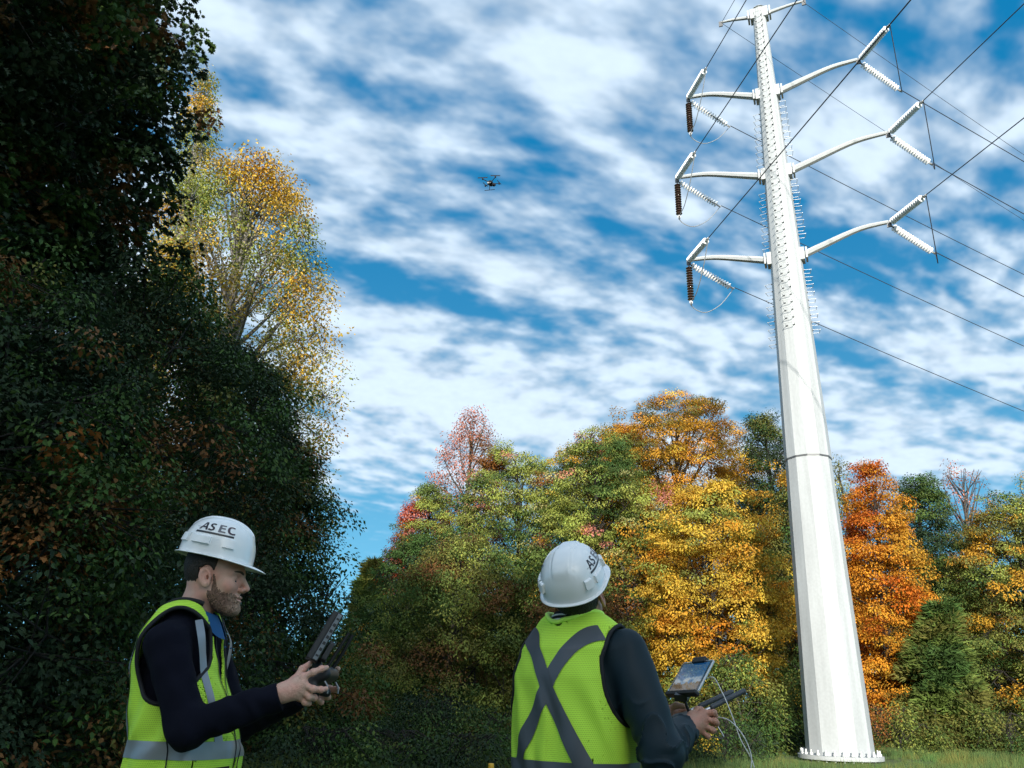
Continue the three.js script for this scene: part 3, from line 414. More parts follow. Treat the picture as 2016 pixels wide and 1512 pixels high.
// ---- head, in its own frame: x forward, z to the right ear, pivot at the top of the neck
const headField = (x, y, zz) => {
  const z = Math.abs(zz);
  let d = ell(x, y, z, [0.026, 0.118, 0], [0.097, 0.1, 0.077]);
  d = smin(d, ell(x, y, z, [0.072, 0.048, 0], [0.05, 0.082, 0.056]), 0.03);
  d = smin(d, cap(x, y, z, [0.035, 0.02, 0.046], [0.095, -0.024, 0.018], 0.02, 0.016), 0.03);          // jaw
  d = smin(d, ell(x, y, z, [0.107, -0.024, 0], [0.02, 0.02, 0.022]), 0.016);                          // chin
  d = smin(d, ell(x, y, z, [0.094, 0.048, 0.043], [0.024, 0.02, 0.018]), 0.026);                       // cheekbone
  d = smin(d, cap(x, y, z, [0.116, 0.092, 0.008], [0.1, 0.092, 0.05], 0.011, 0.009), 0.02);            // brow
  d = smax(d, -ell(x, y, z, [0.126, 0.07, 0.034], [0.016, 0.012, 0.017]), 0.012);                      // eye socket
  d = smin(d, ell(x, y, z, [0.1, 0.0715, 0.034], [0.0178, 0.0135, 0.0165]), 0.004);                        // eye under its lid
  d = smin(d, cap(x, y, z, [0.122, 0.082, 0], [0.1455, 0.042, 0], 0.0085, 0.0098), 0.012);                // nose
  d = smin(d, ell(x, y, z, [0.13, 0.036, 0.011], [0.012, 0.0085, 0.008]), 0.006);
  d = smin(d, ell(x, y, z, [0.119, 0.013, 0.008], [0.012, 0.006, 0.017]), 0.008);                      // lips
  d = smin(d, ell(x, y, z, [0.117, 0.001, 0.006], [0.011, 0.006, 0.015]), 0.008);
  d = smax(d, -ell(x, y, z, [0.131, 0.0068, 0], [0.014, 0.0016, 0.024]), 0.002);
  const c = Math.cos(0.25), s = Math.sin(0.25), ex = (x - 0.026) * c + (y - 0.068) * s, ey = -(x - 0.026) * s + (y - 0.068) * c, ez = z - 0.08 - Math.max(0, -ex) * 0.35;   // ear
  let ear = ell(ex, ey, ez, [0, 0, 0], [0.02, 0.034, 0.0085]); ear = smax(ear, -ell(ex, ey, ez, [0.003, 0.003, 0.0085], [0.0128, 0.0235, 0.0085]), 0.003);
  ear = smin(ear, ell(ex, ey, ez, [0.004, -0.002, 0.001], [0.004, 0.012, 0.006]), 0.004); ear = smax(ear, -ell(ex, ey, ez, [0.0075, -0.002, 0.003], [0.004, 0.008, 0.012]), 0.003);
  return smin(d, ear, 0.006);
};
const neckField = (x, y, z) => cap(x, y, z, [0.004, 0.05, 0], [-0.045, -0.12, 0], 0.054, 0.062);
const skinField = (x, y, z) => smin(headField(x, y, z), neckField(x, y, z), 0.03);
const hairField = (x, y, z) => { // short hair under the helmet
  let d = headField(x, y, z) - 0.006 - 0.0015 * N3(x * 260, y * 120, z * 260);
  const line = x < 0.045 ? 0.095 - (x + 0.08) * 0.15 : 9; d = Math.max(d, (x < -0.02 ? -0.005 - 0.25 * Math.min(0, x + 0.03) : 0.045 + (x + 0.02) * 0.6) - y, x - (0.05 + 0.25 * (y - 0.09)), x > 0.0 ? 0.072 + (x > 0.035 ? -0.03 : 0.03) - y : -9);
  const z2 = Math.abs(z); return Math.max(d, -(L3((x - 0.026) / 0.027, (y - 0.068) / 0.041) - 1) * 0.03 - (z2 < 0.06 ? 1 : 0));
};
const beardField = (x, y, z) => {
  const z2 = Math.abs(z), n = N3(x * 190, y * 90, z * 190);
  const base = Math.min(smin(headField(x, y, z), 9, 0.01), 9), edge = 0.036 - clamp((x - 0.06) / 0.06, 0, 1) * 0.016 + 0.005 * N3(x * 70, 3, z * 70) + 0.004 * N3(x * 210, y * 60, z * 210) + (x < 0.07 ? (0.07 - x) * 2.6 : 0);
  let d = base - (0.0018 + 0.0022 * n) * smoothstep(edge - y + 0.004 * n, -0.002, 0.022) - 0.0035 * smoothstep(-y, 0.0, 0.035) + 0.0004;
  d = Math.max(d, y - Math.max(edge, x > 0.116 && z2 < 0.026 ? 0.027 : -1), (y > 0.028 ? 0.047 : 0.034) - x, -0.05 - y);
  d = Math.max(d, -(L3((x - 0.13) / 0.022, (y - 0.006) / 0.0075, z2 / 0.022) - 1) * 0.007);         // keep the mouth free
  return Math.max(d, 0.03 - x);
};
const tinted = (g, f) => { const q = g.clone(), p = q.attributes.position, c = []; for (let i = 0; i < p.count; i++) c.push(...f(p.getX(i), p.getY(i), p.getZ(i))); q.setAttribute('color', new THREE.Float32BufferAttribute(c, 3)); return q; };
const headNet = net(skinField, [-0.11, -0.14, -0.115], [0.175, 0.235, 0.115], 0.003), hairNet = net(hairField, [-0.11, -0.06, -0.1], [0.1, 0.2, 0.1], 0.0035);
const skinTint = (r, g, b, red) => (x, y, z) => { const n = 0.06 * N3(x * 45, y * 45, z * 45) + 0.04 * N3(x * 190, y * 190, z * 190), k = 1 + n, q = red * (0.5 + 0.5 * N3(x * 22 + 4, y * 22, z * 22)); return [r * k * (1 + 0.1 * q), g * k * (1 - 0.16 * q), b * k * (1 - 0.16 * q)]; };
// ---- hands: chains of joints
const handField = (H) => (x, y, z) => {
  let d = cap(x, y, z, H.elbow, H.wrist, 0.036, 0.027), [w, i, m, r, p] = [H.wrist, H.index[0], H.middle[0], H.ring[0], H.pinky[0]];
  for (const [k, rw, rk] of [[i, 0.019, 0.013], [m, 0.021, 0.0135], [r, 0.02, 0.013], [p, 0.017, 0.0115]]) d = smin(d, cap(x, y, z, w, k, rw, rk), 0.018);
  d = smin(d, cap(x, y, z, w, H.thumb[0], 0.018, 0.016), 0.016);
  for (const [f, r0, r1] of [['thumb', 0.0125, 0.0088], ['index', 0.0102, 0.0074], ['middle', 0.0104, 0.0076], ['ring', 0.01, 0.0073], ['pinky', 0.009, 0.0065]]) {
    const c = H[f], q = c.length - 1; let e = 9; for (let s = 0; s < q; s++) { e = smin(e, cap(x, y, z, c[s], c[s + 1], lerp(r0, r1, s / q), lerp(r0, r1, (s + 1) / q)), 0.004); e = smin(e, L3(x - c[s][0], y - c[s][1], z - c[s][2]) - lerp(r0, r1, s / q) - 0.001, 0.006); }
    d = smin(d, e, 0.007);
  }
  return d + 0.0006 * N3(x * 160, y * 160, z * 160);
};
const boundsOf = (pts, pad) => [[0, 1, 2].map((i) => Math.min(...pts.map((p) => p[i])) - pad), [0, 1, 2].map((i) => Math.max(...pts.map((p) => p[i])) + pad)];
const handMesh = (H, tint) => { const pts = [H.wrist, ...H.thumb, ...H.index, ...H.middle, ...H.ring, ...H.pinky, H.wrist.map((c, i) => lerp(c, H.elbow[i], 0.3))], [lo, hi] = boundsOf(pts, 0.035); return net(handField(H), lo, hi, 0.003, tint); };
// ---- torso: elliptical sections [y, half depth, half width, centre]
const section = (T, y) => { let i = 0; while (i < T.length - 2 && y > T[i + 1][0]) i++; const t = clamp((y - T[i][0]) / (T[i + 1][0] - T[i][0]), 0, 1), s = t * t * (3 - 2 * t); return [1, 2, 3].map((c) => lerp(T[i][c], T[i + 1][c], lerp(t, s, 0.5))); };
const torsoField = (T) => (x, y, z) => {
  const [a, b, c] = section(T, y), px = x - c, ex = 2.4, k = Math.pow(Math.pow(Math.abs(px / a), ex) + Math.pow(Math.abs(z / b), ex), 1 / ex), m = L3(px, z) || 1e-6;
  const d = k < 1e-4 ? -Math.min(a, b) : m - m / k, top = y - T[T.length - 1][0], low = T[0][0] - y; return smax(smax(d, top, 0.06), low, 0.01);
};
const woven = (s, amp, sp) => texture(128, 128, (u, v, i, j) => { const w = ((i >> s) + (j >> s)) & 1, n = N2(i * 0.21, j * 0.21) * 0.5; const k = sp - amp * w + amp * 0.8 * n; return [k, k, k]; });
const weave = woven(1, 0.12, 0.95); weave.repeat.set(18, 18);
const meshTex = texture(128, 128, (u, v) => { const s = 8, a = u * s, b = v * s, r = Math.floor(b) % 2 ? 0.5 : 0, dx = ((a + r) % 1) - 0.5, dy = (b % 1) - 0.5, h = L3(dx, dy) < 0.27 ? 0.82 : 1, n = 0.97 + 0.03 * N2(u * 30, v * 30); return [h * n, h * n, h * n * 0.9]; });
meshTex.repeat.set(22, 22);
const M = {
  lime: mat([0.6, 0.98, 0.09], 0.75, { map: meshTex, bumpMap: meshTex, bumpScale: 0.0008, sheen: 0.3, sheenRoughness: 0.6, sheenColor: rgb(0.6, 1, 0.1) }),
  limeTrim: mat([0.62, 0.98, 0.12], 0.6), tape: mat([0.32, 0.345, 0.375], 0.45, { metalness: 0.45 }), shadedTape: mat([0.085, 0.095, 0.11], 0.5, { metalness: 0.3 }), binding: mat([0.008, 0.009, 0.012], 0.8),  // second, darker copy of the tape: its dull look in shade is in the colour
  sweater: mat([0.007, 0.008, 0.017], 0.95, { specularIntensity: 0.25, map: weave, bumpMap: weave, bumpScale: 0.001 }), bomber: mat([0.008, 0.02, 0.028], 0.55, { specularIntensity: 0.45, bumpMap: weave, bumpScale: 0.0004, sheen: 0.08, sheenRoughness: 0.4, sheenColor: rgb(0.2, 0.4, 0.5) }),
  denim: mat([0.02, 0.028, 0.05], 0.9, { map: weave }), boot: mat([0.03, 0.022, 0.016], 0.6), shirt: mat([0.012, 0.11, 0.3], 0.85, { map: weave, bumpMap: weave, bumpScale: 0.0008 }),
  skin: new THREE.MeshPhysicalMaterial({ vertexColors: true, color: 0xffffff, roughness: 0.52, sheen: 0.15, sheenRoughness: 0.5, sheenColor: rgb(1, 0.7, 0.6) }), hair: mat([0.022, 0.014, 0.01], 0.7), beard: new THREE.MeshPhysicalMaterial({ vertexColors: true, color: 0xffffff, roughness: 0.85 }),
  shell: mat([0.9, 0.905, 0.905], 0.24, { clearcoat: 0.5, clearcoatRoughness: 0.12 }), eye: mat([0.55, 0.53, 0.5], 0.2), iris: mat([0.04, 0.06, 0.08], 0.15), knit: mat([0.01, 0.011, 0.016], 0.95), white: mat([0.75, 0.76, 0.78], 0.8),
  rail: mat([0.22, 0.23, 0.24], 0.4, { metalness: 0.8 }), plastic: mat([0.014, 0.015, 0.018], 0.45), grey: mat([0.1, 0.11, 0.12], 0.5), antenna: mat([0.055, 0.065, 0.08], 0.5), metal: mat([0.6, 0.61, 0.62], 0.3, { metalness: 0.9 }), glass: mat([0.008, 0.009, 0.012], 0.06, { clearcoat: 1, clearcoatRoughness: 0.02 }),
};
// ---- hard hat, in its own frame: x forward, y up, rim plane at y = 0
const hatAt = (phi, t, out = 0) => { // t: 0 rim .. 1 top
  const cx = Math.cos(phi), sz = Math.sin(phi), a = cx > 0 ? 0.129 : 0.121, e = 2.35, b = 0.107, th = t * Math.PI / 2, cr = Math.pow(Math.cos(th), 2 / 2.5), sr = Math.pow(Math.sin(th), 2 / 2.5);
  const q = Math.pow(Math.pow(Math.abs(cx), e) + Math.pow(Math.abs(sz), e), -1 / e), p = V(cx * q * a * cr, 0.138 * sr, sz * q * b * cr);
  const lat = Math.abs(p.z), rid = smoothstep(0.03 + 0.006 * (cx < 0 ? 1 : 0) - lat, 0, 0.008) * smoothstep(t, 0.28, 0.5), rid2 = smoothstep(0.046 - lat, 0, 0.004) * smoothstep(lat - 0.04, -0.002, 0.004) * smoothstep(t, 0.25, 0.45) * smoothstep(0.75 - t, 0, 0.15);
  const n = p.clone().divide(V(a * a, 0.019, b * b)).normalize(); return p.addScaledVector(n, out + 0.0055 * rid + 0.002 * rid2);
};
function hatGeometry() {
  const NP = 96, pos = [], idx = [], prof = [];
  for (let j = 0; j <= NP; j++) {
    const phi = (j / NP) * 6.28319, c = Math.cos(phi), visor = Math.pow(Math.max(0, c), 2.2), lip = 0.011 + 0.042 * visor, drop = -0.003 - 0.011 * visor, dir = V(Math.cos(phi), 0, Math.sin(phi)), row = [];
    for (let i = 0; i <= 30; i++) row.push(hatAt(phi, 1 - i / 30));
    const rim = hatAt(phi, 0), out = rim.clone().setY(0).normalize();
    for (const [k, y] of [[0.12, -0.002], [0.4, 0.25], [0.75, 0.62], [1, 1]]) row.push(rim.clone().addScaledVector(out, lip * k).add(V(0, k < 0.2 ? y : drop * y, 0)));
    row.push(rim.clone().addScaledVector(out, lip + 0.0012).add(V(0, drop - 0.0018, 0)), rim.clone().addScaledVector(out, lip - 0.0005).add(V(0, drop - 0.0036, 0)));
    row.push(rim.clone().addScaledVector(out, lip * 0.5).add(V(0, drop * 0.4 - 0.0036, 0)), rim.clone().addScaledVector(out, -0.003).add(V(0, -0.004, 0)));
    for (let i = 1; i <= 10; i++) row.push(hatAt(phi, i / 10, -0.0035));
    prof.push(row);
  }
  const m = prof[0].length; for (const row of prof) for (const p of row) pos.push(p.x, p.y, p.z);
  for (let j = 0; j < NP; j++) for (let i = 0; i < m - 1; i++) { const a = j * m + i, b = a + m; idx.push(a, b, a + 1, b, b + 1, a + 1); }
  const g = geo(pos, idx); const n = g.attributes.normal; // one normal across the seam
  for (let i = 0; i < m; i++) { const q = V().fromBufferAttribute(n, i).add(V().fromBufferAttribute(n, NP * m + i)).normalize(); n.setXYZ(i, q.x, q.y, q.z); n.setXYZ(NP * m + i, q.x, q.y, q.z); }
  return g;
}
const hatGeo = hatGeometry(), font = await new FontLoader().loadAsync('fonts/droid/droid_sans_bold.typeface.json');
const inkDark = mat([0.018, 0.012, 0.02], 0.3), inkMaroon = mat([0.07, 0.04, 0.06], 0.3), inkGrey = mat([0.16, 0.15, 0.17], 0.3), inkLine = mat([0.015, 0.018, 0.022], 0.35);
function onHat(side, u, v) { // u: metres forward along the side, v: metres up, from the middle of the side
  const phi = side * (Math.PI / 2 - (u + 0.008) / 0.118), t = clamp(0.33 + v / 0.17, 0, 1); return hatAt(phi, t, 0.0011);
}
function decal(shapes, side, m, parent, name, mapU) {
  const g = new THREE.ShapeGeometry(shapes, 6), p = g.attributes.position; for (let i = 0; i < p.count; i++) { const q = onHat(side, mapU(p.getX(i)), p.getY(i)); p.setXYZ(i, q.x, q.y, q.z); }
  g.computeVertexNormals(); const k = mesh(name, g, m, parent); m.side = THREE.DoubleSide; return k;
}
function hardHat(parent) {
  const h = mesh('hard_hat', hatGeo, M.shell, parent);
  for (const side of [1, -1]) {
    [...'ASEC'].forEach((ch, i) => {
      const sh = font.generateShapes(ch, 0.0305), x0 = -0.064 + i * 0.034, wide = ch === 'E' ? 1.45 : 1.25, out = sh.map((s) => s);
      decal(out, side, [inkDark, inkDark, inkGrey, inkMaroon][i], h, 'logo_letter', (x) => side * (x0 + x * wide) * (1));
    });
    const bar = (x0, x1, y0, y1, m, name) => { const s = []; for (let i = 0; i < 12; i++) { const a = lerp(x0, x1, i / 12), b = lerp(x0, x1, (i + 1) / 12); const q = new THREE.Shape([new THREE.Vector2(a, y0), new THREE.Vector2(b, y0), new THREE.Vector2(b, y1), new THREE.Vector2(a, y1)]); s.push(q); } decal(s, side, m, h, name, (x) => side * x); };
    bar(-0.068, 0.066, -0.0105, -0.0045, inkLine, 'logo_bar'); bar(-0.076, -0.05, 0.0085, 0.0095, inkLine, 'logo_line');
    for (const [u, w, hh] of [[-0.088, 0.014, 0.02], [-0.024, 0.03, 0.017], [0.062, 0.016, 0.021]]) { // raised slots along the rim
      const pos = [], idx = [], nu = 10, rows = [[0.015, 0.0], [0.015, 0.011], [0.015 + hh * 0.85, 0.0095], [0.015 + hh, 0.006], [0.015 + hh * 1.1, 0]];
      for (let i = 0; i <= nu; i++) for (const [v, o] of rows) { const e = i === 0 || i === nu, uu = u + clamp(lerp(-w, w, (i - 1) / (nu - 2)), -w, w), p = hatAt(side * (Math.PI / 2 - uu / 0.118), v / 0.15, e ? 0 : o); pos.push(p.x, p.y, p.z); }
      for (let i = 0; i < nu; i++) for (let k = 0; k < 4; k++) { const a = i * 5 + k, b = a + 5; if (side < 0) idx.push(a, a + 1, b, b, a + 1, b + 1); else idx.push(a, b, a + 1, b, b + 1, a + 1); }
      mesh('accessory_slot', flat(geo(pos, idx)), M.shell, h);
    }
  }
  return h;
}
// ---- ribbons and bindings laid on a garment by marching towards the body
function lay(field, p, d, stop, most = 0.7) { let t = 0; for (let i = 0; i < 60; i++) { const s = field(p[0] + d[0] * t, p[1] + d[1] * t, p[2] + d[2] * t) - stop; if (s < 0.0004) return [p[0] + d[0] * t, p[1] + d[1] * t, p[2] + d[2] * t]; t += Math.max(s * 0.8, 0.0005); if (t > most) return null; } return null; }
function ribbon(field, path, width, name, m, parent, lift = 0.003, centre = (y) => 0) { // path(t) gives [angle round the body, y]; angle 0 is forward, + to the right
  const NL = 70, NW = 5, pos = [], idx = [], uv = [], rows = [];
  const point = (a, y) => { const c = centre(y), dx = Math.cos(a), dz = Math.sin(a); return lay(field, [c + dx * 0.5, y, dz * 0.5], [-dx, 0, -dz], lift); };
  for (let i = 0; i <= NL; i++) {
    const t = i / NL, [a0, y0] = path(Math.max(0, t - 0.01)), [a1, y1] = path(Math.min(1, t + 0.01)), [a, y] = path(t), r = 0.17; let du = (a1 - a0) * r, dv = y1 - y0; const l = L3(du, dv) || 1; du /= l; dv /= l; const row = [];
    for (let j = 0; j <= NW; j++) { const w = (j / NW - 0.5) * width; row.push(point(a - (dv * w) / r, y + du * w)); }
    rows.push(row);
  }
  const id = rows.map((row, i) => row.map((p, j) => { if (!p) return -1; pos.push(...p); uv.push(i / NL, j / NW); return pos.length / 3 - 1; }));
  for (let i = 0; i < NL; i++) for (let j = 0; j < NW; j++) { const q = [id[i][j], id[i + 1][j], id[i + 1][j + 1], id[i][j + 1]]; if (q.every((k) => k >= 0)) { const A = q.map((k) => V(pos[k * 3], pos[k * 3 + 1], pos[k * 3 + 2])); if (A[0].distanceTo(A[1]) < 0.06 && A[0].distanceTo(A[3]) < 0.06) idx.push(q[0], q[1], q[2], q[0], q[2], q[3]); } }
  const g = geo(pos, idx, null, uv); m.side = THREE.DoubleSide; return mesh(name, g, m, parent);
}
function edging(points, r, name, m, parent, closed = false) { const c = new THREE.CatmullRomCurve3(points.map((p) => V(...p)), closed); return mesh(name, new THREE.TubeGeometry(c, points.length * 2, r, 6, closed), m, parent); }
const legs = (hipY, cx, toe) => ({
  field: (x, y, zz) => { const z = Math.abs(zz); let d = cap(x, y, z, [cx, hipY, 0.085], [cx + 0.02, 0.5, 0.1], 0.1, 0.072); d = smin(d, cap(x, y, z, [cx + 0.02, 0.5, 0.1], [cx - 0.01, 0.1, 0.105], 0.072, 0.066), 0.03); d = smin(d, ell(x, y, z, [cx, hipY + 0.05, 0], [0.15, 0.12, 0.175]), 0.05); return Math.max(d, 0.06 - y, y - 1.12) + 0.004 * N3(x * 9, y * 14, zz * 9); },
  boots: (x, y, zz) => { const z = Math.abs(zz); let d = cap(x, y, z, [cx - 0.03, 0.055, 0.105], [cx + 0.17, 0.042, 0.115], 0.05, 0.043); d = smin(d, cap(x, y, z, [cx - 0.01, 0.06, 0.105], [cx - 0.01, 0.15, 0.105], 0.055, 0.058), 0.03); return smax(d, -y, 0.008); },
});
function man(o) { // o: place, turn, torso sections, joints, head placement, clothes
  const t = thing('person', o.label, 'person', V(o.at[0], 0, o.at[2])); t.rotation.y = o.turn;
  const T = torsoField(o.T), cen = (y) => section(o.T, y)[2], neckAt = o.neck, H4 = new THREE.Matrix4().compose(V(...o.head.at), new THREE.Quaternion().setFromEuler(new THREE.Euler(0, o.head.yaw, o.head.pitch, 'YZX')), V(1, 1, 1)).multiply(new THREE.Matrix4().makeRotationX(o.head.roll ?? 0));
  const [shR, elR, wrR] = o.armR, [shL, elL, wrL] = o.armL, top = o.T[o.T.length - 1][0];
  const slope = (x, y, z) => Math.min(cap(x, y, z, [neckAt[0], neckAt[1] - 0.035, 0.03], [shR[0], shR[1] + 0.0, shR[2] - 0.02], 0.05, 0.056), cap(x, y, z, [neckAt[0], neckAt[1] - 0.035, -0.03], [shL[0], shL[1], shL[2] + 0.02], 0.05, 0.056));
  const trunk = (x, y, z) => smin(T(x, y, z), slope(x, y, z), 0.07);
  const armsF = (g, e) => (x, y, z) => { let d = smin(cap(x, y, z, shR, elR, o.sl[0] + g, o.sl[1] + g), cap(x, y, z, elR, wrR, o.sl[1] + g, o.sl[2] + g), 0.03); const l = smin(cap(x, y, z, shL, elL, o.sl[0] + g, o.sl[1] + g), cap(x, y, z, elL, wrL, o.sl[1] + g, o.sl[2] + g), 0.03); return Math.min(d, l); };
  // body
  const lg = legs(0.92, cen(1.0)), bare = armsF(-0.022), core = net((x, y, z) => { let d = smin(trunk(x, y, z) + 0.02, bare(x, y, z), 0.05); d = smin(d, lg.field(x, y, z) + 0.02, 0.06); return Math.max(d, y - (neckAt[1] + 0.02)); }, [-0.3, 0.02, -0.4], [0.55, 1.66, 0.45], 0.02, o.tint);
  const headG = tinted(headNet, o.tint).applyMatrix4(H4);
  mesh('body', mergeGeometries([core, headG, handMesh(o.handR, o.tint), handMesh(o.handL, o.tint)]), M.skin, t);
  mesh('hair', hairNet.clone().applyMatrix4(H4), o.hair ?? M.hair, t);
  if (o.beard) mesh('beard', net(beardField, [0.02, -0.07, -0.09], [0.16, 0.09, 0.09], 0.0028, (x, y, z) => { const n = 0.5 + 0.5 * N3(x * 150, y * 60, z * 150), f = clamp((x - 0.095) / 0.03 + 0.4 * N3(x * 40, y * 40, z * 40), 0, 1), k = 0.55 + 0.7 * n; return [lerp(0.19, 0.36, f) * k, lerp(0.108, 0.235, f) * k, lerp(0.075, 0.165, f) * k]; }).applyMatrix4(H4), M.beard, t);
  for (const s of [1, -1]) {
    const e = mesh('eye', new THREE.SphereGeometry(0.0118, 16, 12).translate(0.1035, 0.0665, s * 0.034).applyMatrix4(H4), M.eye, t); mesh('iris', new THREE.SphereGeometry(0.0066, 12, 8).translate(0.1098, 0.0635, s * 0.0345).applyMatrix4(H4), M.iris, e);
    mesh('eyelash', tube([V(0.1125, 0.0625, s * 0.022), V(0.1152, 0.0618, s * 0.034), V(0.1085, 0.063, s * 0.048)], 0.0018, 0.001, 5, 10).applyMatrix4(H4), M.hair, t);
    mesh('eyebrow', tube([V(0.1285, 0.089, s * 0.01), V(0.126, 0.094, s * 0.03), V(0.11, 0.092, s * 0.052)], 0.0048, 0.002, 6, 10).applyMatrix4(H4), o.brow ?? M.hair, t);
  }
  const hat = hardHat(t); new THREE.Matrix4().multiplyMatrices(H4, new THREE.Matrix4().compose(V(...o.hat.at), new THREE.Quaternion().setFromEuler(new THREE.Euler(o.hat.roll ?? 0, 0, o.hat.tilt)), V(1, 1, 1))).decompose(hat.position, hat.quaternion, hat.scale);
  // clothes
  mesh('trousers', net(lg.field, [-0.25, 0.03, -0.26], [0.25, 1.14, 0.26], 0.014), M.denim, t); mesh('boots', net(lg.boots, [-0.2, -0.01, -0.2], [0.35, 0.24, 0.2], 0.01), M.boot, t);
  const aF = armsF(0), cut = (w, q) => { const l = L3(w[0] - q[0], w[1] - q[1], w[2] - q[2]), n = w.map((c, i) => (c - q[i]) / l); return (x, y, z) => { const px = x - w[0], py = y - w[1], pz = z - w[2]; return Math.max(px * n[0] + py * n[1] + pz * n[2], -9) - Math.max(0, L3(px, py, pz) - 0.1) * 3; }; }, cR = cut(wrR, elR), cL = cut(wrL, elL);
  const topF = (x, y, z) => { let d = smin(trunk(x, y, z) + 0.002, aF(x, y, z), 0.035); if (d > 0.03 || d < -0.04) return d > 0 ? d - 0.012 : d; d += o.fold(x, y, z) * clamp((trunk(x, y, z) + 0.005) / 0.03, 0.12, 1); d = Math.max(d, -(L3(x - neckAt[0], z) - 0.062) - Math.max(0, neckAt[1] - 0.02 - y) * 1.2, y - neckAt[1] - 0.01 - Math.max(0, neckAt[0] - x) * 0.2, 0.98 - y); return Math.max(d, cR(x, y, z), cL(x, y, z)); };
  mesh(o.topName, net(topF, [-0.3, 0.96, -0.42], [0.56, 1.68, 0.46], 0.0065, null, (x, y, z) => [x * 0.7 + z * 0.7, y]), o.topMat, t);
  const [hc, hr] = o.hole, holeF = (x, y) => (L3((x - hc[0]) / hr[0], (y - hc[1]) / hr[1]) - 1) * Math.min(hr[0], hr[1]);
  const vestSkin = (x, y, z) => trunk(x, y, z) - 0.024 + o.vestFold(x, y, z);
  const vestF = (x, y, z) => { const d0 = trunk(x, y, z) - 0.024; if (d0 > 0.03 || d0 < -0.05) return Math.abs(d0) - 0.01; const d = d0 + o.vestFold(x, y, z); let v = Math.max(d, -d - 0.009); if (Math.abs(z) > 0.055) v = Math.max(v, -holeF(x, y)); const nk = L3((x - neckAt[0] - 0.004) / 1.05, z) - (o.neckHole ?? 0.083); v = Math.max(v, y > neckAt[1] - 0.11 ? -nk - Math.max(0, neckAt[1] - 0.03 - y) * 0.8 : -9); v = Math.max(v, o.vest(x, y, z), o.vestLow - y); return v; };
  const vest = mesh('safety_vest', net(vestF, [-0.3, 0.9, -0.3], [0.3, 1.68, 0.32], 0.0055, null, (x, y, z) => [Math.atan2(z, x - cen(y)) * 0.2, y]), M.lime, t);
  for (const s of [1, -1]) { // black binding round the armholes
    const pts = []; for (let i = 0; i < 40; i++) { const a = (i / 40) * 6.28319, x = hc[0] + Math.cos(a) * hr[0], y = hc[1] + Math.sin(a) * hr[1], p = lay(vestSkin, [x, y, s * 0.4], [0, 0, -s], -0.001, 0.34); if (p) pts.push(p); else if (pts.length) { pts.push(null); } }
    let run = [], best = []; for (const p of [...pts, ...pts]) { if (p) { run.push(p); if (run.length > best.length && run.length <= 40) best = run.slice(); } else run = []; }
    edging(best, 0.0068, 'armhole_binding', M.binding, vest, best.length >= 40);
  }
  { // neckline
    const nh = o.neckHole ?? 0.083, pts = []; for (let i = 0; i < 44; i++) { const a = (i / 44) * 6.28319, f = Math.cos(a); if (f > 0.7) continue; let r = nh, p; for (let k = 0; k < 5; k++) { p = lay(vestSkin, [neckAt[0] + 0.004 + 1.05 * r * f, neckAt[1] + 0.14, Math.sin(a) * r], [0, -1, 0], -0.001, 0.5); if (!p) break; r = nh - Math.max(0, neckAt[1] - 0.03 - p[1]) * 0.8; } if (p) pts.push(p); }
    edging(pts, 0.0085, 'neck_binding', o.neckTrim, vest);
  }
  o.dress?.({ t, vest, vestSkin, trunk, cen, H4, neckAt });
  return t;
}
